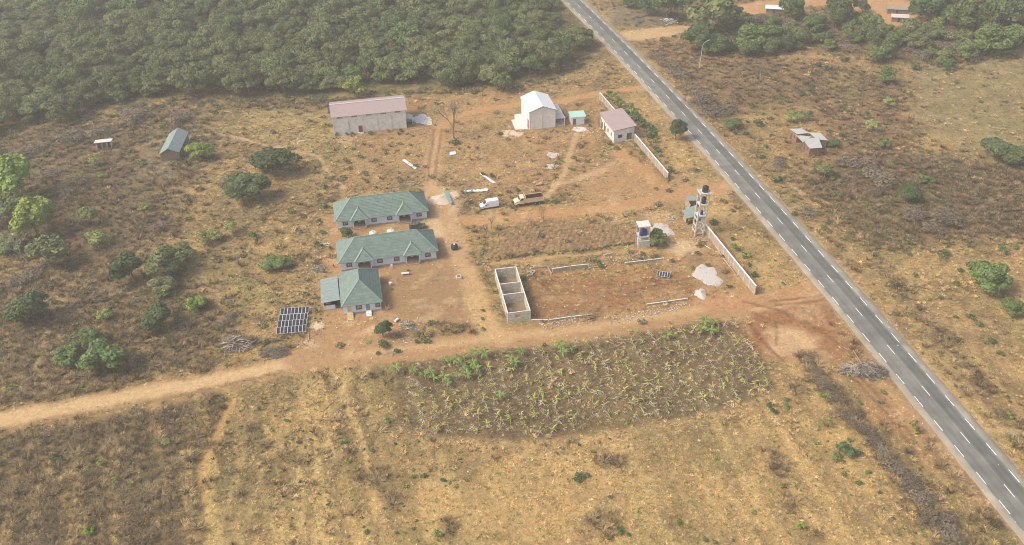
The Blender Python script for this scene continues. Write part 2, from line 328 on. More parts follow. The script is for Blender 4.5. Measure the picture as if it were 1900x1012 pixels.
# (polygon, feather m, colour, strength, cover 0..1 or None, brush or None)
AREAS = [
  # broad regions
  (P_(-200,300, 0,250, 180,215, 330,195, 560,185, 640,185, 640,240, 420,245, 400,300, 330,340, 330,420, 200,480, -200,520), 10, (.170,.135,.088), .88, .9, .36),
  (P_(-200,520, 120,500, 330,480, 420,520, 430,600, 330,690, 200,730, 0,770, -200,800), 8, (.190,.148,.092), .82, .9, .28),
  (P_(1180,75, 1290,80, 1420,110, 1560,120, 1700,150, 1690,330, 1600,330, 1500,200, 1330,210, 1300,170, 1230,120), 8, (.215,.142,.096), .85, .9, .28),
  (P_(1560,290, 1700,280, 1900,300, 2000,420, 1900,450, 1800,460, 1640,480, 1560,420, 1480,330), 8, (.155,.112,.074), .82, 1, .45),
  (P_(1700,120, 1900,90, 2100,100, 2100,300, 1800,300, 1690,210), 6, (.225, .195, .115), .9, .45, .02),
  (P_(1600,470, 1800,440, 2000,480, 2000,760, 1800,720, 1680,600), 8, TAN, .7, .7, .0),
  (P_(-200,830, 60,790, 240,752, 425,735, 424,765, 372,890, 330,1060, -200,1100), 4, (.165,.125,.080), .88, 1, .28),
  (P_(620,255, 640,190, 1080,150, 1130,180, 1100,340, 1000,370, 800,330, 640,345), 5, (.355,.225,.132), .75, .5, .02),
  (P_(430,735, 560,700, 730,690, 735,800, 620,1060, 340,1060, 380,890), 4, (.38, .275, .135), .75, .75, .02),
  (P_(560,1060, 700,830, 900,830, 1200,800, 1440,720, 1560,760, 1800,1100), 6, (.49,.345,.175), .8, .6, .0),
  (P_(1240,330, 1330,330, 1390,420, 1520,530, 1420,560, 1400,520, 1320,430, 1260,360), 2, (.46, .32, .165), .8, .5, 0),
  (P_(1190,170, 1215,180, 1340,325, 1250,340, 1180,240, 1130,180), 2, (.44, .31, .165), .8, .6, 0),
  (P_(390,205, 620,200, 600,300, 560,285, 440,255, 380,245), 6, (.33, .27, .135), .7, .8, .0),
  (P_(380,300, 600,300, 620,420, 600,540, 480,560, 380,560, 330,480), 6, (.34, .25, .13), .6, .8, .03),
  # forest floor
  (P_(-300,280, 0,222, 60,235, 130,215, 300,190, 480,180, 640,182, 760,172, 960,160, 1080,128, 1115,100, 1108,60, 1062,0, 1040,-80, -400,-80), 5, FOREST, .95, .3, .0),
  (P_(1190,-60, 1560,-60, 2100,-60, 2100,90, 1830,108, 1740,132, 1600,98, 1480,92, 1400,105, 1300,98, 1270,62, 1180,40), 5, (.17, .135, .085), .8, .6, .3),
  (P_(1140,10, 1180,0, 1240,20, 1250,48, 1195,55, 1150,50, 1120,20), 3, ASH, .85, .3, .05),
  (P_(1150,60, 1210,52, 1270,46, 1290,52, 1240,68, 1190,76, 1160,74), 1.5, PALE, .8, .05, 0),
  (P_(1350,12, 1400,5, 1480,-10, 1640,-20, 1700,10, 1705,40, 1650,50, 1615,30, 1560,10, 1500,12, 1420,30, 1360,30), 2, (.50, .30, .175), .95, .05, 0),
  (P_(250,272, 300,262, 318,310, 330,330, 280,345, 240,330), 2, ASH, .6, .5, .1),
  # compound, bare earth
  (P_(590,480, 600,560, 600,600, 560,650, 700,665, 900,625, 890,560, 872,490, 850,440, 840,400, 800,350, 780,350, 800,400, 600,400, 612,470), 2.5, DIRT, .9, .14, 0),
  (P_(720,500, 860,490, 885,560, 880,600, 770,600, 720,580), 4, (.30, .20, .125), .8, .06, 0),
  (P_(790,352, 850,350, 840,400, 860,440, 846,480, 800,430), 3, (.62,.475,.34), .9, .02, 0),
  (P_(1090,330, 1150,285, 1235,340, 1340,330, 1370,345, 1290,372, 1180,392, 1000,408, 860,420, 840,395, 960,392, 1060,382), 3, DIRT, .85, .2, 0),
  (P_(905,478, 925,425, 1010,404, 1120,412, 1190,435, 1195,455, 1100,462, 1000,470), 1.5, (.29, .195, .125), .8, .45, .0),
  (P_(905,482, 1000,473, 1180,460, 1180,480, 1060,490, 900,505), 1.5, (.30, .205, .13), .7, .6, 0),
  (P_(985,500, 1120,497, 1240,490, 1290,520, 1400,560, 1320,562, 1200,570, 1090,588, 990,597, 965,540), 2.5, REDBR, .9, .3, 0),
  (P_(985,512, 1120,500, 1230,488, 1240,500, 1120,512, 1030,522, 990,530), 1.5, STRAW, .55, .7, 0),
  (P_(1180,540, 1290,545, 1330,560, 1200,570), 3, (.34, .23, .12), .6, .5, 0),
  (P_(1180,395, 1300,400, 1330,440, 1400,540, 1300,550, 1250,500, 1200,470), 3, (.37, .235, .14), .6, .25, 0),
  # plantain field
  (P_(737,672, 860,650, 1000,632, 1150,612, 1320,592, 1372,600, 1412,650, 1442,725, 1340,768, 1200,790, 1000,822, 900,815, 775,812, 748,806, 737,775, 736,730), 1.2, (.125, .092, .056), .97, .3, 0),
  (P_(722,645, 760,612, 830,600, 895,598, 905,625, 850,636, 800,648, 740,662), 2, (.30,.21,.115), .8, .75, .12),
  # south-east earthworks
  (P_(1380,545, 1470,535, 1540,530, 1590,580, 1640,655, 1560,668, 1480,672, 1420,668, 1372,610), 2.5, REDBR, .85, .12, 0),
  (P_(1425,618, 1470,606, 1512,622, 1500,645, 1465,662, 1432,652), 2.5, (.62,.46,.31), .75, .05, 0),
  (P_(1565,690, 1640,710, 1720,790, 1790,880, 1740,900, 1650,800, 1590,740), 3, (.36, .20, .12), .7, .25, 0),
  (P_(1545,570, 1600,640, 1650,665, 1585,665, 1540,600), 2, TAN, .5, .9, .1),
  (P_(1600,470, 1640,520, 1700,600, 1780,700, 1900,850, 2000,960, 2000,900, 1900,790, 1800,670, 1720,570, 1640,490, 1560,400, 1520,400), 2, (.20, .145, .105), .9, .9, .15),
]
# (line, half width m, feather m, colour, strength, cover)
LINES = [
  (P_(-200,822, -100,806, 0,783, 100,765, 200,746, 300,728, 420,704, 500,688, 560,668), 4.5, 1.6, (.37,.25,.14), .85, .12),
  (P_(-200,815, 0,780, 100,761, 200,742, 300,723, 420,700, 500,684, 560,668, 640,662, 700,655), 2.2, 1.2, PALE, .85, 0),
  (P_(60,792, 150,772, 250,752, 340,732, 430,712, 520,692), .45, .5, (.22,.16,.09), .6, .6),
  (P_(560,668, 640,662, 700,655, 850,640, 930,628, 1000,625, 1100,612, 1200,598, 1300,578, 1400,562, 1500,548), 4.2, 1.4, DIRT, .95, .04),
  (P_(640,662, 700,652, 850,636, 930,624, 1000,620, 1100,606, 1200,592, 1300,573), 1.3, 1.2, (.55, .39, .25), .6, 0),
  (P_(815,235, 806,290, 800,330, 806,365, 828,400, 846,450, 862,500, 880,560, 900,600, 935,630), 2.4, 1.4, (.48, .32, .205), .9, .03),
  (P_(1196,162, 1150,167, 1110,173, 1040,188, 960,195, 900,202, 850,215, 828,228, 812,248), 2.0, .8, RED, .9, .03),
  (P_(1370,345, 1280,357, 1180,377, 1100,390, 1000,400, 870,410), 2.6, 1.5, RED, .8, .03),
  (P_(1150,285, 1200,320, 1230,350), 3.0, 2.0, RED, .7, .05),
  (P_(1072,250, 1057,285, 1050,320, 1030,345, 1010,372), 1.1, .8, PALE, .6, .1),
  (P_(1030,345, 1090,325, 1150,300), 1.4, 1.0, PALE, .5, .1),
  (P_(345,256, 400,247, 450,258, 520,275, 590,290, 620,330, 640,350), .7, .5, (.52, .38, .25), .8, .1),
  (P_(345,256, 300,262, 200,280, 140,295, 120,300), .6, .5, (.50, .35, .22), .6, .1),
  (P_(400,262, 460,262, 520,275), .35, .3, (.52, .38, .25), .5, .3),
  (P_(0,552, 80,558, 160,556, 200,552, 260,540), .45, .4, (.48, .37, .24), .7, .2),
  (P_(14,620, 8,650, 12,680, 60,680, 75,660, 85,615), .4, .4, (.46, .36, .23), .6, .2),
  (P_(60,680, 80,700, 88,722, 75,745), .5, .4, (.46, .36, .23), .6, .2),
  (P_(75,608, 118,626), .5, .4, (.46, .36, .23), .6, .2),
  (P_(428,740, 410,800, 385,850, 372,895), 1.0, .6, (.47, .31, .15), .85, .2),
  (P_(470,760, 450,840, 400,1012), .5, .6, (.46, .36, .21), .5, .4),
  (P_(560,720, 500,840, 440,1012), .6, .8, (.46, .35, .20), .5, .4),
  (P_(640,700, 600,840, 540,1012), .5, .6, (.46, .35, .20), .4, .4),
  (P_(880,560, 905,600, 925,625), 3.2, 2.0, (.50, .36, .20), .7, .1),
  (P_(872,500, 890,560, 905,600), 1.8, 1.5, (.50, .35, .20), .7, .1),
  (P_(745,800, 900,830, 1100,815, 1240,790, 1360,760, 1430,735), 1.2, 1.4, (.48, .34, .20), .4, .5),
  (P_(905,490, 1000,480, 1100,470, 1180,462, 1200,465), .7, .5, (.47, .31, .17), .8, .1),
  (P_(1320,560, 1420,556, 1500,545, 1535,535), 3.5, 2.5, (.45, .26, .15), .7, .05),
  (P_(1400,575, 1450,570, 1530,540), .6, .7, PALE, .6, 0),
  (P_(1620,690, 1680,760, 1760,860, 1820,940), 1.2, 1.5, (.52, .34, .21), .6, .2),
  (P_(1820,795, 1860,797, 1900,802, 1990,805), .8, .6, (.48, .34, .21), .7, .2),
  (P_(1700,140, 1730,148, 1790,118, 1850,100, 1890,92), .5, .4, (.46, .38, .27), .6, .2),
  (P_(1445,330, 1500,365, 1560,385, 1600,380), .5, .5, (.50, .38, .20), .6, .3),
]
SPOTS = [(781,563,1.3,ASH,.75),(852,563,1.5,ASH,.7),(855,508,1.2,ASH,.5),(760,612,2.4,ASH,.7),(735,625,2.5,ASH,.4),(810,520,.8,ASH,.5),(1078,602,2.6,(.20,.11,.065),.85),(1060,606,2.2,(.20,.11,.065),.85),(1108,582,2.4,(.22,.125,.075),.85),
  (590,604,1.6,(.66,.54,.40),.9),(573,645,2.5,(.62,.47,.33),.8),(1028,534,1.4,(.55,.42,.22),.7),(690,612,2.0,(.58,.43,.30),.7),(648,600,1.6,(.58,.43,.30),.6),(1220,400,4,(.58,.43,.28),.5),(1150,400,4,(.55,.40,.25),.5),(1270,462,4.5,(.62,.50,.37),.6),
  (1320,600,1,(.6,.5,.36),.3),(930,445,2.2,(.58,.42,.22),.6),(950,250,3,(.62,.50,.32),.5),(1160,615,2,(.2,.13,.08),.3),(1335,415,5,(.20,.14,.09),.5),(1290,480,3.5,(.20,.13,.085),.6),(640,258,3,(.5,.42,.3),.5),(1480,680,3,(.5,.37,.2),.4),(1560,262,4,(.2,.17,.1),.4)]
BRUSH_LINES = [
  (P_(1497,662, 1520,700, 1548,738, 1568,752), 1.9, .8), (P_(1572,762, 1605,800, 1640,842, 1680,890, 1725,945, 1790,1030), 2.3, 1.0),
  (P_(1700,790, 1740,850, 1800,920, 1870,1010), .9, .4), (P_(1452,880, 1462,950), .9, .4), (P_(1500,980, 1515,1040), .9, .4), (P_(1435,850, 1445,880), 1.4, .5), (P_(715,870, 728,905, 735,935), 1.0, .4), (P_(685,885, 700,900), 2.0, .4), (P_(830,980, 836,1030), 1.2, .5), (P_(1115,965, 1125,985), 2.5, .4), (P_(1125,858, 1148,852), 1.6, .35),
]
RUTS = [
  P_(985,515, 1010,530, 1040,558), P_(993,513, 1022,530, 1050,556), P_(1000,535, 1100,548, 1190,535, 1290,515), P_(1010,520, 1100,530, 1200,522, 1300,530),
  P_(1380,560, 1440,575, 1500,600, 1560,640), P_(1390,600, 1420,640, 1450,668), P_(1430,560, 1500,552, 1530,545), P_(1440,567, 1510,560, 1540,552),
  P_(1400,580, 1440,600, 1440,640), P_(1580,700, 1640,760, 1700,840), P_(1592,698, 1655,762, 1716,842),
  P_(820,240, 812,290, 806,335), P_(806,240, 799,290, 794,335),
]
ROAD_A = Vector(at(1127.4, 81.0)); ROAD_B = Vector(at(1891.3, 976.2)); RD = (ROAD_B - ROAD_A).normalized(); RN = Vector((-RD.y, RD.x))
def road_pt(t, off):
    s = (t - 131) / 131
    bow = 2.4 * (1 - s * s) if abs(s) < 1.6 else 2.4 * (1 - 2.56 - (abs(s) - 1.6) * 3.2)
    p = ROAD_A + RD * t + RN * (bow + off); return (p.x, p.y)
ROAD_LINE = [road_pt(t, 3.45) for t in range(-800, 700, 12)]

def mound_h(X, Y):
    u = (X * .98 + Y * .19) / 1.6; v = (Y * .98 - X * .19) / 1.6; u = u + .5 * (np.floor(v) % 2); iu, iv = np.floor(u).astype(int) & 255, np.floor(v).astype(int) & 255
    ju, jv, hh = LA[0].t[iu, iv] * .4 + .3, LA[1].t[iu, iv] * .4 + .3, .6 + .6 * LA[2].t[iu, iv]
    return hh * np.clip(1 - ((u % 1 - ju) ** 2 + (v % 1 - jv) ** 2) * 6.0, 0, 1)
MOUNDS = P_(905,478, 925,428, 1010,406, 1120,414, 1190,436, 1195,455, 1100,462, 1000,470)
def ground_eval(X, Y):
    wx = (fbm(X, Y, 9, 1, 4) - .5) * 6.5; wy = (fbm(X, Y, 9, 4, 4) - .5) * 6.5
    Xw, Yw = X + wx, Y + wy
    n1 = fbm(X, Y, 38, 0); n2 = fbm(X, Y, 11, 3); n3 = fbm(X, Y, 3.2, 5, 3)
    C = np.empty(X.shape + (3,)); cov = np.full(X.shape, .8); br = np.full(X.shape, .05)
    base = np.array(TAN); C[:] = base
    def blend(m, col, s): 
        C[:] = C * (1 - (m * s)[..., None]) + np.array(col) * (m * s)[..., None]
    blend(sm(.42, .58, n1), BROWN, .8); blend(sm(.50, .64, n2), STRAW, .7)
    for poly, fe, col, s, cv, b in AREAS:
        m = poly_mask(Xw, Yw, poly, fe) if fe > 1.6 else poly_mask(X + wx * .22, Y + wy * .22, poly, fe)
        blend(m, col, s)
        if cv is not None: cov = cov * (1 - m) + cv * m
        if b is not None: br = br * (1 - m) + b * m
    soft = np.clip(cov * 1.6 - .2, 0, 1); dry = np.clip(1 - br * 2.2, 0, 1)
    # mottling: patches of bare brown earth, straw and greenish weeds
    g = sm(.50, .66, fbm(X, Y, 17, 2)); blend(g * soft, DBROWN, .50)
    g = sm(.52, .66, fbm(X, Y, 7, 6)); blend(g * soft * dry, (.47, .34, .17), .45)
    g = sm(.55, .70, fbm(X, Y, 14, 7)); blend(g * soft, OLIVE, .45)
    g = sm(.50, .62, n3); blend(g * soft, DBROWN, .40)
    g = sm(.52, .64, fbm(X, Y, 2.4, 2, 3)); blend(g * soft * dry, (.52, .40, .22), .30)
    for px, py, r_, col, st in SPOTS:
        cx, cy = at(px, py); d = np.hypot(X - cx, Y - cy); blend(1 - sm(r_ * .4, r_ * 1.3, d + (n3 - .5) * r_ * 1.4), col, st)
    # mowing and drainage streaks running down the near field
    for (dx, dy), w_, msk in (((.30, -.954), 1.0, sm(8, -8, X + 12) * sm(172, 160, Y)), ((.209, -.978), .8, sm(10, 30, X) * sm(170, 158, Y))):
        a_ = X * dy - Y * dx; l_ = X * dx + Y * dy; st_ = .6 * LA[2](a_, l_ / 14, 2.6) + .4 * LA[5](a_, l_ / 9, 1.1)
        blend(msk * soft * sm(.52, .70, st_), (.50, .38, .19), .8 * w_); blend(msk * soft * sm(.48, .32, st_), (.20, .155, .085), .7 * w_)
    wx2 = (fbm(X, Y, 5, 2, 3) - .5) * 1.6; wy2 = (fbm(X, Y, 5, 5, 3) - .5) * 1.6
    for line, hw, fe, col, s, cv in LINES:
        d = pl_dist(X + wx2, Y + wy2, line); m = 1 - sm(hw - fe, hw + fe, d + (n3 - .5) * min(1.6, hw))
        blend(m, col, s); cov = cov * (1 - m) + cv * m; br = br * (1 - m)
    for line in RUTS:
        d = pl_dist(X + wx2 * .5, Y + wy2 * .5, line); m = 1 - sm(.2, .75, d + (n3 - .5) * .5); blend(m, (.19, .105, .065), .75)
    fm = poly_mask(X, Y, FIELD_EDGE, 1.5)
    # bare ground mottle
    g = sm(.45, .65, fbm(X, Y, 6, 3)); hard = (1 - soft) * (1 - fm)
    blend(g * hard, (.33, .21, .13), .30); g = sm(.55, .7, fbm(X, Y, 4, 1)); blend(g * hard, (.58, .44, .30), .35)
    for line, hw, b in BRUSH_LINES:
        m = 1 - sm(hw - 1.2, hw + 1.2, pl_dist(X + wx2, Y + wy2, line) + (n3 - .5) * 2)
        blend(m * min(1, b * 1.3), (.185, .145, .09), .75); br = br * (1 - m) + b * .55 * m; cov = cov * (1 - m) + m
    m = poly_mask(X, Y, MOUNDS, 1.5); mh = mound_h(X, Y); blend(m * sm(.05, .5, mh), (.33, .225, .145), .6); blend(m * (1 - sm(.0, .2, mh)), (.15, .10, .062), .55)  # relief shading put into the colour: mound tops lightened, hollows between darkened
    C *= np.array([1.00, .93, .72])
    rd = pl_dist(X, Y, ROAD_LINE) - 5.2
    m = 1 - sm(.1, 1.6, rd + (n3 - .5) * 1.6); blend(m, (.40, .28, .18), .6)
    cov = cov * sm(.3, 1.2, rd); br = br * sm(1.0, 3.5, rd)
    return C, cov, br, rd
def ground_z(X, Y, cov, rd):
    z = (fbm(X, Y, 2.2, 4, 3) - .5) * .28 * cov + (fbm(X, Y, 30, 1, 2) - .5) * .25 * np.clip(cov, 0, 1)
    # yam mounds in a staggered grid
    m = poly_mask(X, Y, MOUNDS, 1.5)
    z = z + m * .5 * mound_h(X, Y)
    return np.where(rd < .6, -.12, z - .04)

def build_ground():
    # finer near the camera, coarser far away; stretched out to the horizon at its rim
    Y0 = np.concatenate([[-1500, -300, 40], 80 * (560 / 80) ** np.linspace(0, 1, 620), [700, 1000, 1600, 3000]])
    T = np.concatenate([[-3, -1.5, -1.0], np.linspace(-.92, .92, 800), [1.0, 1.5, 3]])
    Yg, Tg = np.meshgrid(Y0, T, indexing='ij'); Xg = Tg * np.maximum(Yg, 140.0)
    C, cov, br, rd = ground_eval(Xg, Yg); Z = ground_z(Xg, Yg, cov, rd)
    n, m = Yg.shape
    v = np.stack([Xg, Yg, Z], -1).reshape(-1, 3)
    i = np.arange((n - 1) * m).reshape(n - 1, m)[:, :-1].ravel()
    q = np.stack([i, i + 1, i + m + 1, i + m], -1)
    g, t, N, L, b = nodes('ground_soil')
    b.inputs['Roughness'].default_value = .95; b.inputs['Specular IOR Level'].default_value = .1
    a = N.new('ShaderNodeAttribute'); a.attribute_name = 'soil'; c = N.new('ShaderNodeAttribute'); c.attribute_name = 'cover'
    tc = N.new('ShaderNodeTexCoord')
    def noise(sc, det=4, ro=.6):
        x = N.new('ShaderNodeTexNoise'); x.inputs['Scale'].default_value = sc; x.inputs['Detail'].default_value = det; x.inputs['Roughness'].default_value = ro
        L.new(tc.outputs['Object'], x.inputs['Vector']); return x.outputs[0]
    na, nb = noise(.9, 6, .75), noise(2.6, 4, .7)
    r = N.new('ShaderNodeMapRange'); L.new(na, r.inputs[0]); r.inputs[1].default_value = .32; r.inputs[2].default_value = .68
    lo = N.new('ShaderNodeMapRange'); L.new(c.outputs['Fac'], lo.inputs[0]); lo.inputs[3].default_value = .76; lo.inputs[4].default_value = .55
    hi = N.new('ShaderNodeMapRange'); L.new(c.outputs['Fac'], hi.inputs[0]); hi.inputs[3].default_value = 1.20; hi.inputs[4].default_value = 1.40
    L.new(lo.outputs[0], r.inputs[3]); L.new(hi.outputs[0], r.inputs[4])
    r2 = N.new('ShaderNodeMapRange'); L.new(nb, r2.inputs[0]); r2.inputs[1].default_value = .3; r2.inputs[2].default_value = .7; r2.inputs[3].default_value = .82; r2.inputs[4].default_value = 1.18
    mu = N.new('ShaderNodeMath'); mu.operation = 'MULTIPLY'; L.new(r.outputs[0], mu.inputs[0]); L.new(r2.outputs[0], mu.inputs[1])
    s = N.new('ShaderNodeVectorMath'); s.operation = 'SCALE'; L.new(a.outputs['Color'], s.inputs[0]); L.new(mu.outputs[0], s.inputs['Scale'])
    L.new(s.outputs[0], b.inputs['Base Color'])
    bp = N.new('ShaderNodeBump'); bp.inputs['Strength'].default_value = .6; bp.inputs['Distance'].default_value = .25; L.new(na, bp.inputs['Height']); L.new(bp.outputs[0], b.inputs['Normal'])
    me = mesh_np('ground', v, q, g)
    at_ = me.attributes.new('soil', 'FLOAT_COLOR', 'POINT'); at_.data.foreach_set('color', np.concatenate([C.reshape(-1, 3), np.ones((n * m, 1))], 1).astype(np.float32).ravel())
    at_ = me.attributes.new('cover', 'FLOAT', 'POINT'); at_.data.foreach_set('value', cov.ravel().astype(np.float32))
    me.polygons.foreach_set('use_smooth', np.ones(len(q), bool))
    tag(link('ground', me), kind='structure')
build_ground()

# ------------------------------------------------------------------ the road
def build_road():
    m, t, N, L, b = nodes('asphalt')
    b.inputs['Roughness'].default_value = .85; b.inputs['Specular IOR Level'].default_value = .3
    uv = N.new('ShaderNodeUVMap'); uv.uv_map = 'across'; sp = N.new('ShaderNodeSeparateXYZ'); L.new(uv.outputs[0], sp.inputs[0])
    cr = N.new('ShaderNodeValToRGB'); L.new(sp.outputs[0], cr.inputs[0]); e = cr.color_ramp.elements
    # shoulder, left lane with wheel tracks, joint, right lane newer and darker, shoulder
    stops = [(0, (.27,.25,.205)), (.15, (.25,.235,.20)), (.165, (.12,.12,.11)), (.25, (.135,.135,.125)), (.32, (.115,.115,.108)), (.40, (.14,.14,.13)), (.485, (.13,.13,.12)), (.495, (.20,.195,.175)),
             (.505, (.135,.135,.12)), (.58, (.085,.088,.085)), (.66, (.105,.108,.10)), (.74, (.085,.088,.085)), (.80, (.13,.13,.12)), (.845, (.22,.215,.185)), (.86, (.26,.25,.21)), (1, (.28,.26,.21))]
    while len(e) < len(stops): e.new(.5)
    for k, (p, c) in enumerate(stops): g_ = 1.42 if .16 < p < .85 else 1.22; e[k].position = p; e[k].color = (c[0] * g_ * 1.02, c[1] * g_, c[2] * g_ * .93, 1)
    tc = N.new('ShaderNodeTexCoord'); n1 = N.new('ShaderNodeTexNoise'); n1.inputs['Scale'].default_value = .25; n1.inputs['Detail'].default_value = 8; L.new(tc.outputs['Object'], n1.inputs['Vector'])
    r = N.new('ShaderNodeMapRange'); L.new(n1.outputs[0], r.inputs[0]); r.inputs[1].default_value = .3; r.inputs[2].default_value = .7; r.inputs[3].default_value = .82; r.inputs[4].default_value = 1.2
    s = N.new('ShaderNodeVectorMath'); s.operation = 'SCALE'; L.new(cr.outputs[0], s.inputs[0]); L.new(r.outputs[0], s.inputs['Scale'])
    # earth washed over the shoulders, patches in the lanes
    eg = N.new('ShaderNodeMath'); eg.operation = 'SUBTRACT'; L.new(sp.outputs[0], eg.inputs[0]); eg.inputs[1].default_value = .5
    eb = N.new('ShaderNodeMath'); eb.operation = 'ABSOLUTE'; L.new(eg.outputs[0], eb.inputs[0])
    n2 = N.new('ShaderNodeTexNoise'); n2.inputs['Scale'].default_value = .55; n2.inputs['Detail'].default_value = 8; n2.inputs['Roughness'].default_value = .7; L.new(tc.outputs['Object'], n2.inputs['Vector'])
    am = N.new('ShaderNodeMath'); am.operation = 'MULTIPLY_ADD'; L.new(n2.outputs[0], am.inputs[0]); am.inputs[1].default_value = .42; L.new(eb.outputs[0], am.inputs[2])
    em = N.new('ShaderNodeMapRange'); L.new(am.outputs[0], em.inputs[0]); em.inputs[1].default_value = .635; em.inputs[2].default_value = .73; em.inputs[4].default_value = .9
    mx = N.new('ShaderNodeMix'); mx.data_type = 'RGBA'; L.new(em.outputs[0], mx.inputs[0]); L.new(s.outputs[0], mx.inputs[6]); mx.inputs[7].default_value = (.36, .26, .155, 1)
    vo = N.new('ShaderNodeTexVoronoi'); vo.inputs['Scale'].default_value = .14; L.new(tc.outputs['Object'], vo.inputs['Vector']); vs = N.new('ShaderNodeSeparateColor'); L.new(vo.outputs['Color'], vs.inputs[0])
    vm = N.new('ShaderNodeMapRange'); L.new(vs.outputs[0], vm.inputs[0]); vm.inputs[1].default_value = .2; vm.inputs[2].default_value = .9; vm.inputs[3].default_value = .93; vm.inputs[4].default_value = 1.06
    s3 = N.new('ShaderNodeVectorMath'); s3.operation = 'SCALE'; L.new(mx.outputs[2], s3.inputs[0]); L.new(vm.outputs[0], s3.inputs['Scale']); L.new(s3.outputs[0], b.inputs['Base Color'])
    ts = np.arange(-800, 700, 6.0); v = []; uvs = []
    for t_ in ts:
        jl, jr = (LA[1](t_, 0, 5) - .5) * .5, (LA[2](t_, 0, 5) - .5) * .5
        rows = [(-1.8 + jl, -.1, 0), (-1.65 + jl, .03, 0), (-.15, .07, .16), (3.45, .13, .5), (7.0, .07, .84), (8.7 + jr, .03, 1), (8.85 + jr, -.1, 1)]
        for off, z, u in rows: p = road_pt(float(t_), off); v.append((p[0], p[1], z)); uvs.append((u, t_ / 10))
    n = len(ts); q = [(i * 7 + j, (i + 1) * 7 + j, (i + 1) * 7 + j + 1, i * 7 + j + 1) for i in range(n - 1) for j in range(6)]
    q = np.array(q)[:, ::-1]
    me = mesh_np('road', v, q, m); ul = me.uv_layers.new(name='across')
    li = np.empty(len(me.loops), np.int32); me.loops.foreach_get('vertex_index', li)
    ul.data.foreach_set('uv', np.array(uvs, np.float32)[li].ravel())
    # sample the height to seat the markings
    road = tag(link('road', me), kind='structure')
    def z_at(off):
        xs = [-1.65, -.15, 3.45, 7.0, 8.7]; zs = [.03, .07, .13, .07, .03]; return float(np.interp(off, xs, zs))
    base = None
    def dash(t0, off, L_=3.5, w_=.18):
        mb = MB(); pts = []
        a0, a1 = road_pt(t0, off - w_ / 2), road_pt(t0 + L_, off - w_ / 2); b0, b1 = road_pt(t0, off + w_ / 2), road_pt(t0 + L_, off + w_ / 2)
        zz = max(z_at(off - w_ / 2), z_at(off + w_ / 2)) + .008
        mb.slab([(a0[0], a0[1], zz), (a1[0], a1[1], zz), (b1[0], b1[1], zz), (b0[0], b0[1], zz)][::-1], .006)
        mb.build('lane_marking', M['asphalt_mark'], road)
    for k in range(-14, 38): dash(7.72 * k, 0.0)
    for k in range(-8, 19): dash(-4.5 + 15.05 * k, 3.45, 3.4, .16)
    for k in range(-20, 34): dash(58.1 + 7.6 * (k - 8), 6.85)
build_road()

# ------------------------------------------------------------------ haze
hz = bpy.data.materials.new('haze_air'); hz.use_nodes = True; ht = hz.node_tree
ht.nodes.remove(ht.nodes['Principled BSDF']); pv = ht.nodes.new('ShaderNodeVolumePrincipled')
pv.inputs['Color'].default_value = (.97, .97, .93, 1); pv.inputs['Density'].default_value = .00043; pv.inputs['Anisotropy'].default_value = .2
ht.links.new(pv.outputs[0], ht.nodes['Material Output'].inputs['Volume'])
hb = MB().box(-9300, 9300, -1700, 3200, -1.5, 152).build('haze', hz); tag(hb, kind='stuff')

# ------------------------------------------------------------------ buildings
A11 = math.radians(11.0)
def tiled_slope(mb, e0, e1, r0, r1, course=.42, lip=.05):
    """a roof slope of overlapping tile courses from the eave (e0-e1) to the ridge (r0-r1)"""
    e0, e1, r0, r1 = map(Vector, (e0, e1, r0, r1))
    n = max(2, int(((r0 + r1) / 2 - (e0 + e1) / 2).length / course))
    nrm = (e1 - e0).cross(r0 - e0 + (r1 - e1)).normalized()
    if nrm.z < 0: nrm = -nrm
    for k in range(n):
        a, b = k / n, (k + 1) / n
        p0, p1 = e0.lerp(r0, a) + nrm * lip, e1.lerp(r1, a) + nrm * lip
        q0, q1 = e0.lerp(r0, b), e1.lerp(r1, b)
        s0, s1 = e0.lerp(r0, a), e1.lerp(r1, a)
        if (q0 - q1).length < .02: mb.add([p0, p1, q0], [(0, 1, 2)])
        else: mb.add([p0, p1, q1, q0], [(0, 1, 2, 3)])
        mb.add([s0, s1, p1, p0], [(0, 1, 2, 3)])
def ridge_cap(mb, a, b, w=.28, h=.07):
    a, b = Vector(a), Vector(b); mb.bar(a + Vector((0, 0, .04)), b + Vector((0, 0, .04)), w, h)
def window(par, x, y, z, w=1.5, h=1.1, face='y', curtain=True, label=None):
    """casement window set in a wall face; face 'y' looks along -y, 'x' along -x"""
    o = bpy.data.objects.new('window', None); COL.objects.link(o); o.parent = par; o.location = (x, y, z)
    if face == 'x': o.rotation_euler = (0, 0, -math.pi / 2)
    f = MB(); t = .07
    f.box(-w/2, w/2, -.05, .0, 0, t).box(-w/2, w/2, -.05, .0, h - t, h).box(-w/2, -w/2 + t, -.05, .0, t, h - t).box(w/2 - t, w/2, -.05, .0, t, h - t).box(-.03, .03, -.045, .0, t, h - t)
    f.build('window_frame', M['frame_brown'], o)
    MB().box(-w/2 + t, w/2 - t, -.02, .0, t, h - t).build('pane', M['glass'], o)
    if curtain: MB().box(-w * .28, -.05, -.03, -.021, .2, h * .85).box(.09, w * .33, -.03, -.021, .3, h * .85).build('curtain', M['curtain'], o)
    MB().box(-w/2 - .08, w/2 + .08, -.14, .0, -.08, 0).build('sill', M['plinth'], o)
    return o

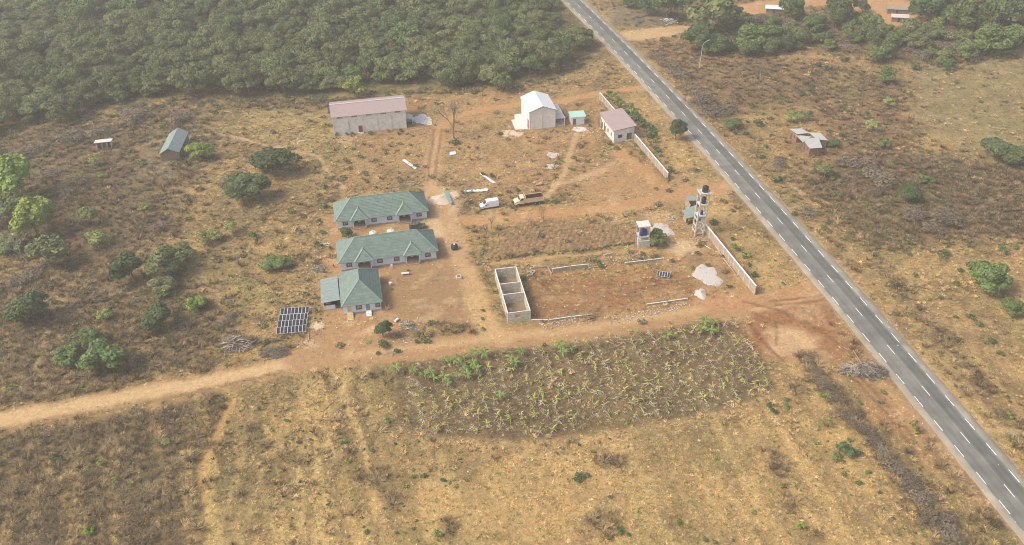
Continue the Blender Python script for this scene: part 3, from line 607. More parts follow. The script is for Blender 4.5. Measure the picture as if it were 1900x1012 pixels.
def row_house(O, label, label2):
    W, D, ez, rise = 27.5, 11.2, 2.95, 4.3
    t = thing('green_roofed_house', label, 'house', O, A11, 'long white houses with hipped green roofs')
    y0 = .5
    # walls with two recessed porches
    rec = [(5.0, 9.0), (18.3, 22.3)]
    poly = [(.6, y0)]
    for a, b in rec: poly += [(a, y0), (a, y0 + 1.9), (b, y0 + 1.9), (b, y0)]
    poly += [(W - .6, y0), (W - .6, D - .5), (.6, D - .5)]
    MB().prism(poly, .35, ez + .02).build('wall', M['house_wall'], t)
    pl = [(.56, y0 - .04)]
    for a, b in rec: pl += [(a + .04, y0 - .04), (a + .04, y0 + 1.86), (b - .04, y0 + 1.86), (b - .04, y0 - .04)]
    pl += [(W - .56, y0 - .04), (W - .56, D - .46), (.56, D - .46)]
    MB().prism(pl, -.1, .35).build('plinth', M['plinth'], t)
    r = MB(); rz = ez + rise; i = 5.3
    FL, FR, BR, BL = (0, 0, ez), (W, 0, ez), (W, D, ez), (0, D, ez); A, B = (i, D/2, rz), (W - i, D/2, rz)
    tiled_slope(r, FL, FR, A, B); tiled_slope(r, BR, BL, B, A); tiled_slope(r, BL, FL, A, A); tiled_slope(r, FR, BR, B, B)
    ro = r.build('roof', M['green_roof'], t)
    MB().slab([(.02, .02, ez), (W - .02, .02, ez), (W - .02, D - .02, ez), (.02, D - .02, ez)], .12).build('soffit', M['green_trim'], t)
    c = MB()
    for p, q in ((A, B), (FL, A), (BL, A), (FR, B), (BR, B)): ridge_cap(c, p, q)
    c.build('ridge_cap', M['green_trim'], ro)
    MB().box(0, W, -.06, -.0, ez - .16, ez + .05).box(-.06, 0, 0, D, ez - .16, ez + .05).box(W, W + .06, 0, D, ez - .16, ez + .05).build('fascia', M['green_trim'], t)
    for a, b in rec:
        cx = (a + b) / 2; g = MB(); pz = ez + .02; y = -.62; hw = 2.6; ap = (cx, 2.0, ez + 2.35); bk = (cx, 3.2, ez + 2.35)
        p = link('porch', None, t)
        tiled_slope(g, (cx - hw, y, pz), (cx + hw, y, pz), ap, ap)
        g2 = 3.2
        tiled_slope(g, (cx - hw, .25, pz + .1), (cx - hw, y, pz), bk, ap); tiled_slope(g, (cx + hw, y, pz), (cx + hw, .25, pz + .1), ap, bk)
        g.build('porch_roof', M['green_roof'], p)
        g = MB(); ridge_cap(g, (cx - hw, y, pz), ap, .34, .1); ridge_cap(g, (cx + hw, y, pz), ap, .34, .1); ridge_cap(g, ap, bk)
        g.box(cx - hw, cx + hw, y - .07, y - .005, pz - .16, pz + .06).build('porch_trim', M['green_trim'], p)
        MB().slab([(cx - hw + .02, y + .02, pz - .02), (cx + hw - .02, y + .02, pz - .02), (cx + hw - .02, .48, pz - .02), (cx - hw + .02, .48, pz - .02)], .1).build('porch_ceiling', M['house_wall'], p)
        MB().box(a + .05, b - .05, -.55, y0 + 1.85, -.1, .42).box(a + .25, b - .25, -.95, -.55, -.1, .2).build('porch_floor', M['tile_floor'], p)
        for xx in (a + .18, b - .18): MB().box(xx - .12, xx + .12, -.5, -.26, .42, pz - .12).build('post', M['cream_wall'], p)
        MB().box(a + .7, a + 1.6, y0 + 1.84, y0 + 1.895, .42, 2.5).build('door', M['brown_door'], t)
        MB().box(b - 1.6, b - .7, y0 + 1.84, y0 + 1.895, .42, 2.5).build('door', M['brown_door'], t)
    for x in (2.9, 11.3, 15.9, 24.6): window(t, x, y0, 1.15, 1.55, 1.15)
    for y in (3.2, 8.0): window(t, .6, y, 1.15, 1.4, 1.15, 'x')
    return t
h1 = row_house(at(621.3, 412.2, 2.95), 'long white house with hipped green roof beside the sand heap, farthest from the solar panels', 0)
h2 = copy_tree(h1, 'long white green-roofed house standing between the square house and the other long house')
h2.location = (*at(627.2, 489.3, 2.95), 0)

def loc_in(O, a, p):
    dx, dy = p[0] - O[0], p[1] - O[1]; return (dx * math.cos(a) + dy * math.sin(a), -dx * math.sin(a) + dy * math.cos(a))
def square_house():
    ez, rise, W, D = 2.85, 4.25, 10.5, 15.1; ang = math.radians(10.5)
    O = at(633, 570, ez)
    t = thing('green_roofed_house', 'square white house with steep hipped green roof and lean-to shelter beside the solar panels', 'house', O, ang)
    w = MB().box(.45, W - .45, .45, D - .45, .3, ez + .02)
    w.build('wall', M['house_wall'], t)
    MB().box(.41, W - .41, .41, D - .41, -.1, .3).build('plinth', M['plinth'], t)
    r = MB(); rz = ez + rise; A, B = (5.2, 5.2, rz), (5.2, 10.0, rz); FL, FR, BR, BL = (0, 0, ez), (W, 0, ez), (W, D, ez), (0, D, ez)
    tiled_slope(r, FL, FR, A, A); tiled_slope(r, FR, BR, A, B); tiled_slope(r, BR, BL, B, B); tiled_slope(r, BL, FL, B, A)
    ro = r.build('roof', M['green_roof'], t)
    c = MB()
    for p, q in ((A, B), (FL, A), (BL, B), (FR, A), (BR, B)): ridge_cap(c, p, q)
    c.build('ridge_cap', M['green_trim'], ro)
    MB().box(0, W, -.06, 0, ez - .16, ez + .05).box(-.06, 0, 0, D, ez - .16, ez + .05).box(W, W + .06, 0, D, ez - .16, ez + .05).build('fascia', M['green_trim'], t)
    MB().slab([(.02, .02, ez), (W - .02, .02, ez), (W - .02, D - .02, ez), (.02, D - .02, ez)], .1).build('soffit', M['green_trim'], t)
    for x, m, l in ((1.95, 'pink_door', 'pale pink door above the yellow steps'), (6.65, 'grey_door', 'dark grey door above the white steps')):
        d = MB().box(x - .5, x + .5, .38, .447, .55, 2.6).build('door', M[m], t); d['label'] = l
        MB().box(x + .3, x + .36, .35, .38, 1.5, 1.6).build('handle', M['chrome'], d)
    window(t, 4.4, .45, 1.15, 1.5, 1.1); window(t, 9.2, .45, 1.15, 1.2, 1.1)
    s = MB()
    for k in range(5): s.box(1.2, 2.75, -2.3 + .42 * k, .4, .11 * k - .1 * (k == 0), .11 * (k + 1))
    s.build('steps', M['yellow_step'], t)['label'] = 'five yellowish steps'
    s = MB().box(6.0, 7.4, -1.0, .4, -.1, .5).box(6.0, 7.4, -1.35, -1.0, -.1, .32).box(6.0, 7.4, -1.7, -1.35, -.1, .15)
    s.build('steps', M['white_paint'], t)['label'] = 'white steps'
    ac = bpy.data.objects.new('air_conditioner', None)
    MB().box(W - .42, W - .05, 9.0, 9.9, 1.6, 2.3).build('air_conditioner', M['white_paint'], t); bpy.data.objects.remove(ac)
    # lean-to shelter on the left side
    q = [loc_in(O, ang, at(*p)) for p in ((595.7, 563.4, 2.5), (630.5, 556.6, 3.0), (625.5, 512, 3.0), (594.3, 519.6, 2.5))]
    z = [2.5, 2.95, 2.95, 2.5]
    b = MB(); n = 9
    for k in range(n):
        f0, f1 = k / n, (k + 1.12) / n
        L0 = Vector((*q[0], z[0])).lerp(Vector((*q[3], z[3])), f0); L1 = Vector((*q[0], z[0])).lerp(Vector((*q[3], z[3])), min(1, f1))
        R0 = Vector((min(q[1][0], -.02), q[1][1], z[1])).lerp(Vector((min(q[2][0], -.02), q[2][1], z[2])), f0); R1 = Vector((min(q[1][0], -.02), q[1][1], z[1])).lerp(Vector((min(q[2][0], -.02), q[2][1], z[2])), min(1, f1))
        up = Vector((0, 0, .05)); b.slab([L0 + up, R0 + up, R1, L1], .03)
    sh = b.build('shelter_roof', M['aqua_roof'], t)
    x0, y0, y1 = q[0][0] + .4, q[0][1] + .5, q[3][1] - .5
    m = MB().box(x0, x0 + .15, y0, y1, -.1, 1.15).box(x0 + .15, -1.6, y0, y0 + .15, -.1, 1.15).box(x0 + .15, 0.4, y1, y1 + .15, -.1, 2.5)
    m.build('low_wall', M['house_wall'], t)
    for yy in (y0, (y0 + y1) / 2, y1): MB().box(x0 - .03, x0 + .2, yy - .1, yy + .1, 1.15, 2.47).build('post', M['house_wall'], t)
    MB().box(x0 + .16, .4, y0 + .16, y1 - .01, -.1, .12).build('shelter_floor', M['dark_inside'], t)  # floor coloured dark to stand for the shade inside the shelter
    MB().box(x0 + .6, -2.4, y0 + 1.2, y1 - 3, .12, .9).build('workbench', M['brown_door'], t)
    return t
square_house()

def corrugated(mb, quad, pitch=.9, h=.05):
    """sheet roof of standing ribs: quad eave0, eave1, ridge1, ridge0"""
    e0, e1, r1, r0 = map(Vector, quad); n = max(2, int((e1 - e0).length / pitch)); up = Vector((0, 0, h))
    mb.slab([e0, e1, r1, r0], .05)
    for k in range(n + 1):
        f = k / n; a, b = e0.lerp(e1, f), r0.lerp(r1, f); mb.bar(a + up * .5, b + up * .5, .09, h)

def long_shed():
    ez, W, D, rise = 6.9, 26.2, 13.2, 1.95
    O = at(613.8, 219.2, ez); t = thing('long_shed', 'long plastered shed with a pale pink sheet roof at the edge of the forest', 'shed', O, A11)
    rz = ez + rise
    MB().prism([(.4, .35), (W - .5, .35), (W - .5, D - .3), (.4, D - .3)], -.15, ez - .02).build('wall', M['plaster'], t)
    for x0, x1 in ((.4, .6), (W - .7, W - .5)): g = MB(); g.add([(x0,.35,ez-.02),(x0,D-.3,ez-.02),(x0,D/2,rz-.1),(x1,.35,ez-.02),(x1,D-.3,ez-.02),(x1,D/2,rz-.1)], [(0,1,2),(3,5,4),(0,2,5,3),(1,4,5,2)]); g.build('gable', M['plaster'], t)
    r = MB(); corrugated(r, ((0, 0, ez), (W, 0, ez), (W, D/2, rz), (0, D/2, rz)))
    r.build('roof_sheet', M['pink_roof'], t)
    r = MB(); corrugated(r, ((W, D, ez), (0, D, ez), (0, D/2, rz), (W, D/2, rz))); r.build('roof_sheet', M['pink_roof'], t)
    MB().obox((W/2, D/2, rz + .05), (W + .1, .7, .05)).build('ridge_cap', M['pale_ridge'], t)
    for k in range(6):
        x = .5 + (W - 1.2) * k / 5; MB().box(x - .15, x + .15, .2, .349, -.15, ez - .06).build('pilaster', M['plaster'], t)
    for k in range(5):
        x = .5 + (W - 1.2) * (k + .5) / 5
        v = MB().box(x - 1.0, x + 1.0, .335, .349, ez - .72, ez - .22).build('vent', M['dark_inside'], t)
        b = MB()
        for j in range(6): b.box(x - .9 + j * .36, x - .8 + j * .36, .31, .334, ez - .72, ez - .22)
        tag(b.build('vent_bars', M['plaster'], v), kind='stuff')
    d = MB().box(8.95, 10.35, .29, .349, .35, 2.75).build('door', M['red_door'], t)
    b = MB()
    for z in (.9, 1.5, 2.1): b.box(9.0, 10.3, .26, .289, z, z + .05)
    b.build('door_rail', M['maroon'], d)
    MB().box(8.7, 10.6, -.6, .34, -.1, .34).box(8.9, 10.4, -1.1, -.6, -.1, .16).build('step', M['concrete'], t)
    # small annex under a curved sheet
    a = MB(); n = 6; x0, x1 = W - .49, W + 2.3
    for k in range(n):
        u0, u1 = k / n, (k + 1) / n; z0 = 3.3 - .9 * u0 ** 2; z1 = 3.3 - .9 * u1 ** 2
        a.slab([(x0 + (x1-x0)*u0, .9, z0), (x0 + (x1-x0)*u1, .9, z1), (x0 + (x1-x0)*u1, 5.4, z1), (x0 + (x1-x0)*u0, 5.4, z0)], .04)
    an = a.build('annex_roof', M['pale_ridge'], t)
    MB().box(W - .49, W + 1.9, 4.9, 5.05, -.1, 2.55).box(W + 1.75, W + 1.9, 2.6, 4.9, -.1, 2.4).build('annex_wall', M['plaster'], t)
    return O
O5 = long_shed()

def white_hall():
    ez, W, D, rise = 6.6, 10.2, 13.4, 1.95
    O = at(980.2, 209.8, ez); t = thing('white_hall', 'tall rendered hall with bright white gabled roof and a flat concrete side canopy', 'building', O, A11)
    rz = ez + rise
    MB().box(.35, W - .55, .3, D - .3, -.15, ez - .05).build('wall', M['cream_wall'], t)
    for y0, y1 in ((.3, .5), (D - .5, D - .3)): g = MB(); g.add([(.35,y0,ez-.05),(W-.55,y0,ez-.05),(W/2-.1,y0,rz-.12),(.35,y1,ez-.05),(W-.55,y1,ez-.05),(W/2-.1,y1,rz-.12)], [(0,1,2),(3,5,4),(0,2,5,3),(1,4,5,2)]); g.build('gable', M['cream_wall'], t)
    for q in (((0, D, ez), (0, 0, ez), (W/2, 0, rz), (W/2, D, rz)), ((W, 0, ez), (W, D, ez), (W/2, D, rz), (W/2, 0, rz))):
        r = MB(); corrugated(r, q, 1.0, .03); r.build('roof_sheet', M['white_roof'], t)
    for k in (-.02, D - .04):
        for xx in (0, W): MB().bar((xx, k, ez - .1), (W/2, k, rz - .1), .05, .2).build('barge_board', M['aqua_roof'], t)
    for x in (.4, 4.75, W - .75): MB().box(x, x + .3, .18, .299, -.15, ez + (1.5 if x > 4 and x < 6 else -.1)).build('pilaster', M['cream_wall'], t)
    for y in (3.2, 6.2, 9.4): MB().box(.22, .349, y - .15, y + .15, -.15, ez - .1).build('pilaster', M['cream_wall'], t)
    d = MB().box(.29, .349, .9, 2.7, .1, 3.3).build('door', M['red_door'], t)
    MB().box(.25, .289, 1.77, 1.83, .1, 3.3).build('door_rail', M['maroon'], d)
    # aprons
    q = [loc_in(O, A11, at(*p)) for p in ((956.2, 241.8), (948.9, 224), (955.5, 222.6), (954.4, 214.2), (967, 212.4), (980.5, 240.7))]
    q[4] = (.2, q[4][1]); q[5] = (.2, q[5][1])
    MB().prism([tuple(p) for p in q][::-1], -.1, .25).build('apron', M['pale_concrete'], t)
    # flat canopy on the right
    zc = 3.1
    MB().slab([(W - .54, .7, zc), (W + 3.2, .5, zc), (W + 3.2, 12.2, zc), (W - .54, 12.2, zc)], .2).build('canopy_slab', M['pale_concrete'], t)
    for y in (.75, 4.5, 8.3, 11.9): MB().box(W + 2.8, W + 3.05, y - .12, y + .12, -.1, zc - .2).build('column', M['cream_wall'], t)
    MB().box(W - .54, W + 3.2, .6, 12.0, -.1, .25).build('canopy_floor', M['concrete'], t)
    MB().box(W + 2.85, W + 3.0, 4.7, 11.8, .25, zc - .25).build('canopy_shade_panel', M['dark_inside'], t)  # dark sheet added for the shade beneath the canopy
    tk = MB()
    for a in ((.4, 5.0), (.9, 5.6), (1.3, 7.4)): tk.obox((W + a[0], a[1], zc + .12), (.5, .35, .22), a[0])
    tag(tk.build('rubble', M['wood_grey'], t), kind='stuff')
    return t
white_hall()

def small_hut():
    O = at(1059.9, 232.6); t = thing('small_hut', 'small white hut with mint green sheet roof between tall hall and pink roofed building', 'hut', O, math.radians(8))
    MB().box(0, 4.7, 0, 3.6, -.1, 3.0).build('wall', M['cream_wall'], t)
    r = MB(); corrugated(r, ((-.35, -.45, 3.1), (5.2, -.45, 3.1), (5.2, 4.1, 3.35), (-.35, 4.1, 3.35)), .6, .04); r.build('roof_sheet', M['mint_roof'], t)
    d = MB().box(.75, 1.55, -.05, -.001, .1, 2.2).build('door', M['brown_door'], t)
    MB().box(.62, .75, -.06, -.001, .1, 2.3).box(1.55, 1.68, -.06, -.001, .1, 2.3).box(.75, 1.55, -.06, -.001, 2.2, 2.3).build('door_frame', M['frame_brown'], d)
    MB().box(1.9, 4.2, -.03, -.001, .4, 1.9).build('render_patch', M['house_wall'], t)
small_hut()

def pink_building():
    O = at(1138.3, 266.2); t = thing('pink_roofed_building', 'cream block building with a flat sloping pink roof built into the boundary wall', 'building', O, 0)
    fr = Vector(at(1175.9, 257.8)) - Vector(O); bk = (Vector(at(1114.4, 234.2)) - Vector(O))
    W = fr.length; D = bk.length; fx, bx = fr.normalized(), bk.normalized()
    pt = lambda u, v: tuple(fx * u + bx * v)
    h = [4.5, 4.75, 4.75, 4.5]
    rb = [loc_in(O, 0, at(*p)) for p in ((1138, 244, 4.65), (1181.3, 233.4, 4.95), (1154, 200.5, 4.95), (1111, 209.3, 4.65))]
    rq = [(rb[k][0], rb[k][1], (4.65, 4.95, 4.95, 4.65)[k]) for k in range(4)]
    MB().prism([pt(0, 0), pt(W, 0), pt(W, D), pt(0, D)], -.1, h).build('wall', M['cream_wall'], t)
    r = MB(); corrugated(r, (rq[0], rq[1], rq[2], rq[3]), .7, .04); r.build('roof_sheet', M['pink_roof'], t)
    MB().slab([Vector(p) - Vector((0, 0, .06)) for p in rq], .12).build('fascia', M['maroon'], t)
    def on_front(name, m, u0, u1, z0, z1, d0=.0, d1=.06, parent=t):
        ny = -bx; a = fx * u0; b = fx * u1; nn = Vector((fx.y, -fx.x))
        return MB().prism([tuple(a + nn * d1), tuple(b + nn * d1), tuple(b + nn * d0), tuple(a + nn * d0)], z0, z1).build(name, M[m], parent)
    on_front('door', 'dark_inside', 5.0, 6.0, .3, 2.6, .001, .02)  # dark panel stands for the shade within the open doorway
    on_front('door', 'brown_door', 6.05, 6.7, .3, 2.6, .001, .35)['label'] = 'brown door leaf standing open'
    on_front('window', 'frame_brown', 1.6, 3.2, 1.5, 2.7, .001, .04)
    w = on_front('window_pane', 'glass', 1.7, 3.1, 1.6, 2.6, .041, .05)
    on_front('sill', 'plaster', 1.5, 3.3, 1.38, 1.5, .001, .14)
    on_front('step', 'concrete', 4.3, 7.3, -.1, .3, .001, .9)
    nn = Vector((-bx.y, bx.x))
    for v0, v1, z0, z1 in ((2.2, 3.1, 1.5, 2.9), (5.4, 6.4, 1.3, 2.8), (8.4, 9.4, .2, 2.4), (11.5, 12.3, .2, 2.4)):
        a, b = bx * v0, bx * v1
        MB().prism([tuple(a + nn * .001), tuple(b + nn * .001), tuple(b + nn * .05), tuple(a + nn * .05)][::-1], z0, z1).build('window', M['frame_brown'], t)
    for v in (7.4, 10.3, 13.2):
        a = bx * v + nn * .9; MB().box(a.x - .1, a.x + .1, a.y - .1, a.y + .1, -.1, 4.4).build('post', M['brown_door'], t)
pink_building()

def hut_of_brick():
    spec = [(((1464.6,239.5),(1486,238.4),(1501,246.8),(1479,249)), 3.1, 'roofA', True), (((1475.5,252),(1492,251),(1503,246.5),(1505,262.5)), 2.5, 'x', False)]
    O = at(1487, 270); t = thing('brick_cabin', 'unfinished pink brick cabin with four overlapping grey sheet roofs across the road', 'cabin', O, 0)
    def L(p, z): a = at(p[0], p[1], z); return (a[0] - O[0], a[1] - O[1], z)
    def room(px, z, wall_in=.35, walls=True, m='rust_sheet'):
        q = [L(p, z) for p in px]
        r = MB(); corrugated(r, (q[0], q[1], q[2], q[3]), .8, .04); r.build('roof_sheet', M[m], t)
        if not walls: return q
        c = sum((Vector(p) for p in q), Vector()) / 4
        ins = [(Vector(p) - c) * .88 + c for p in q]
        MB().prism([(p.x, p.y) for p in ins], -.1, z - .07).build('brick_wall', M['red_brick'], t)
        return ins
    a = room([(1479.3,249.3),(1501,246.8),(1486,238.4),(1464.6,239.5)], 3.3)
    room([(1490,265),(1493,260),(1506,254),(1475.5,250)], 2.7, walls=False)
    b = room([(1502.3,275.9),(1525.7,274.3),(1518.5,255.7),(1489.5,257.7)], 3.2)
    room([(1517,259.6),(1536.5,260.8),(1522,247),(1500,245.8)], 2.9)
    def hole(w, i, f0, f1, z0, z1):
        p, q = Vector((w[i].x, w[i].y)), Vector((w[(i + 1) % 4].x, w[(i + 1) % 4].y)); d = (q - p); n = Vector((d.y, -d.x)).normalized()
        s, e = p + d * f0, p + d * f1
        return MB().prism([tuple(s + n * .03), tuple(e + n * .03), tuple(e - n * .01), tuple(s - n * .01)], z0, z1)
    for w in (a, b):
        hole(w, 3, .15, .35, .1, 2.2).build('doorway', M['dark_inside'], t); hole(w, 3, .6, .75, 1.2, 2.1).build('window', M['dark_inside'], t)
    e = L((1491, 268), 0); MB().box(e[0] - .1, e[0] + .1, e[1] + 3.4, e[1] + 3.6, -.1, 2.6).build('post', M['wood_grey'], t)
hut_of_brick()

def green_barn():
    # gabled barn and latrine block at the upper left
    z = 2.9; O = at(294.2, 287.5, z); F1 = Vector(at(326.5, 284, z)) - Vector(O); B1 = Vector(at(312, 252, z)) - Vector(O)
    t = thing('green_barn', 'brick barn with a pale green gabled sheet roof standing by the footpath', 'barn', O, 0)
    W, D = F1.length, B1.length; fx, bx = F1.normalized(), B1.normalized(); rise = 1.9
    pt = lambda u, v, zz: (*(fx * u + bx * v), zz)
    D = 15.5
    W0 = 6.6
    for q in ((pt(0, D, z), pt(0, 0, z), pt(W0/2, -.2, z + rise), pt(W0/2, D, z + rise)), (pt(W0, 0, z), pt(W0, D, z), pt(W0/2, D, z + rise), pt(W0/2, -.2, z + rise))):
        r = MB(); corrugated(r, q, 1.1, .03); r.build('roof_sheet', M['aqua_roof'], t)
    i = .35
    MB().prism([pt(i, i, 0)[:2], pt(W0 - i, i, 0)[:2], pt(W0 - i, D - i, 0)[:2], pt(i, D - i, 0)[:2]], -.1, z - .06).build('brick_wall', M['tan_brick'], t)
    g = MB(); a, b, c = pt(i, i, z - .06), pt(W0 - i, i, z - .06), pt(W0/2, i, z + rise - .3); a2, b2, c2 = pt(i, i + .2, z - .06), pt(W0 - i, i + .2, z - .06), pt(W0/2, i + .2, z + rise - .3)
    g.add([a, b, c, a2, b2, c2], [(0, 1, 2), (3, 5, 4), (0, 2, 5, 3), (1, 4, 5, 2)]); g.build('gable', M['tan_brick'], t)
    for v in (2, 5, 8, 11): p = pt(W0 - i + .02, v, 0); MB().obox((p[0], p[1], 1.6), (.08, 1.5, 1.2), math.atan2(fx.y, fx.x)).build('window', M['dark_inside'], t)
    O2 = at(184.5, 277.2); t = thing('latrine_block', 'small pale block of three open stalls left of the green barn', 'outbuilding', O2, math.radians(12))
    MB().slab([(-1.1, -.7, 2.75), (4.6, -.7, 2.75), (4.6, 2.6, 2.35), (-1.1, 2.6, 2.35)], .12).build('roof_slab', M['pale_concrete'], t)
    for x in (-.7, 1.0, 2.6, 4.0): MB().box(x, x + .25, -.1, 2.2, -.1, 2.3).build('partition', M['pale_concrete'], t)
    MB().box(-.45, 4.0, 2.0, 2.2, -.1, 2.3).build('back_wall', M['concrete'], t)
green_barn()

def far_hut(px, W, D, z, rz, m, label, group=None):
    O = at(*px); t = thing('village_hut', label, 'hut', O, rz)
    MB().box(.3, W - .3, .3, D - .3, -.1, z).build('wall', M['tan_brick'], t)
    for q in (((-.2, -.3, z), (W + .2, -.3, z), (W + .2, D/2, z + 1.1), (-.2, D/2, z + 1.1)), ((W + .2, D + .3, z), (-.2, D + .3, z), (-.2, D/2, z + 1.1), (W + .2, D/2, z + 1.1))):
        r = MB(); corrugated(r, q, 1.0, .05); r.build('roof_sheet', M[m], t)
    y = D / 2
    for x in (.3, W - .45): g = MB(); g.add([(x,.3,z),(x,D-.3,z),(x,y,z+.9),(x+.15,.3,z),(x+.15,D-.3,z),(x+.15,y,z+.9)], [(0,1,2),(3,5,4),(0,2,5,3),(1,4,5,2)]); g.build('gable', M['tan_brick'], t)
    MB().box(W * .4, W * .4 + .9, .22, .299, 0, 2.0).build('doorway', M['dark_inside'], t)
far_hut((1419.5, 25), 8.5, 3.4, 2.3, math.radians(-14), 'white_roof', 'village hut with a white sheet roof by the big dark tree at the top edge')
far_hut((1644, 26), 10.0, 4.2, 2.3, math.radians(-13), 'thatch', 'long thatched village hut on bare orange earth at the top right')
far_hut((1652.5, 41), 7.0, 2.6, 2.2, math.radians(-13), 'pale_ridge', 'smaller village hut with a pale pinkish roof in front of the long thatched one')

# ---- boundary walls
def boundary(label, pts, zt, name='boundary_wall', step=3.0, th=.18, cope=True):
    O = at(*pts[0]); t = thing(name, label, 'wall', O, 0)
    P = [Vector(at(*p)) - Vector(O) for p in pts]
    for a, b in zip(P[:-1], P[1:]):
        d = b - a; n = max(1, round(d.length / step)); rz = math.atan2(d.y, d.x)
        for k in range(n):
            p, q = a + d * (k / n), a + d * ((k + 1) / n); c = (p + q) / 2
            MB().obox((c.x, c.y, zt / 2 - .1), (d.length / n - .22, th, zt + .2), rz).build('panel', M['shaded_wall_block'], t)
            MB().obox((p.x, p.y, zt / 2 - .08), (.26, th + .1, zt + .24), rz).build('pillar', M['wall_pillar'], t)
        MB().obox((b.x, b.y, zt / 2 - .08), (.26, th + .1, zt + .24), rz).build('pillar', M['wall_pillar'], t)
        if cope:
            c = (a + b) / 2; MB().obox((c.x, c.y, zt + .10), (d.length + .3, th + (.2 if zt > 2 else .04), .1), rz).build('coping', M['white_paint' if zt > 2 else 'block_top'], t)
    return t
boundary('block boundary wall with white top between the orange track and the pink roofed building', ((1112.9, 184.5), (1175, 257)), 2.5)
boundary('block boundary wall running from the pink roofed building down to the entrance gap', ((1177.5, 262), (1238.2, 334)), 2.5)
boundary('tall block boundary wall with a white coping running from the water tower to the earthworks', ((1307.5, 432), (1399.8, 547)), 2.8)

# ---- unfinished room block: walls without a roof
def unfinished():
    O = at(942, 600); ang = math.radians(9.5); t = thing('unfinished_building', 'roofless grey block building of three rooms with bare walls', 'building', O, ang)
    W, D, h, s = 5.9, 19.8, 3.1, .2
    def wall(x0, x1, y0, y1, holes=(), m='block'):
        """block wall along x or y with openings (from, to, z0, z1)"""
        along_x = (x1 - x0) > (y1 - y0); mb = MB(); a0, a1 = (x0, x1) if along_x else (y0, y1); cur = a0
        def bx(a, b, z0, z1):
            if b - a < .01 or z1 - z0 < .01: return
            mb.box(a, b, y0, y1, z0, z1) if along_x else mb.box(x0, x1, a, b, z0, z1)
        for f, g, z0, z1 in sorted(holes): bx(cur, f, -.1, h); bx(f, g, -.1, z0); bx(f, g, z1, h); cur = g
        bx(cur, a1, -.1, h)
        o = mb.build('block_wall', M[m], t); top = MB(); top.box(x0 - .015, x1 + .015, y0 - .015, y1 + .015, h, h + .05); top.build('wall_top', M['block_top'], o)
        return o
    wall(0, W, 0, s, [(2.0, 3.4, 1.3, 2.4)])
    wall(0, W, D - s, D, [(2.4, 2.6, 1.0, 2.6), (3.0, 3.2, .3, 2.6)])
    wall(0, s, s, D - s, [(.8, 1.8, 0, 2.3), (4.6, 5.9, 1.2, 2.3), (9.4, 10.3, 0, 2.3), (12.2, 13.0, 0, 2.2), (15.6, 16.9, 1.2, 2.3)])
    wall(W - s, W, s, D - s)
    wall(s, W - s, 7.9, 8.1); wall(s, W - s, 12.6, 12.8)
    MB().box(s, W - s, s, D - s, -.1, .1).build('floor', M['earth_floor'], t)
    for x, y in ((.0, 0), (W - s, 0), (0, D - s), (W - s, D - s)): MB().box(x - .03, x + s + .03, y - .03, y + s + .03, -.1, h + (.6 if y > 1 and x > 1 else .02)).build('corner_post', M['concrete'], t)
unfinished()
def low_wall(label, pts, zt, th=.2, cope=False):
    t = boundary(label, pts, zt, 'low_wall', 5.0, th, cope); return t
low_wall('knee-high L-shaped foundation wall just right of the roofless building', ((984.5, 500), (988.5, 512.5), (979, 514.5)), .55)
low_wall('thin foundation wall that turns a corner behind the graded plot', ((985, 499.5), (1016, 496), (1023, 509)), .45)
low_wall('waist-high grey block wall of two long panels behind the graded plot', ((1025.5, 505.5), (1058, 500.5), (1092, 497)), 1.1, .2, True)
low_wall('low foundation wall continuing right of the waist-high wall beside a green bush', ((1093, 498), (1123, 495)), .35)
low_wall('straight low foundation wall ending near the small solar panel', ((1160, 491), (1230.5, 482.5)), .5, .2, True)
low_wall('low curved foundation wall from the corner of the roofless building along the stony verge', ((987, 596), (1018, 596.5), (1060, 590.5), (1098, 586)), .4, .2, True)
low_wall('short low foundation wall right of the gravel heap above the dirt road', ((1200, 567), (1238, 562), (1275, 556.5)), .35, .2, True)

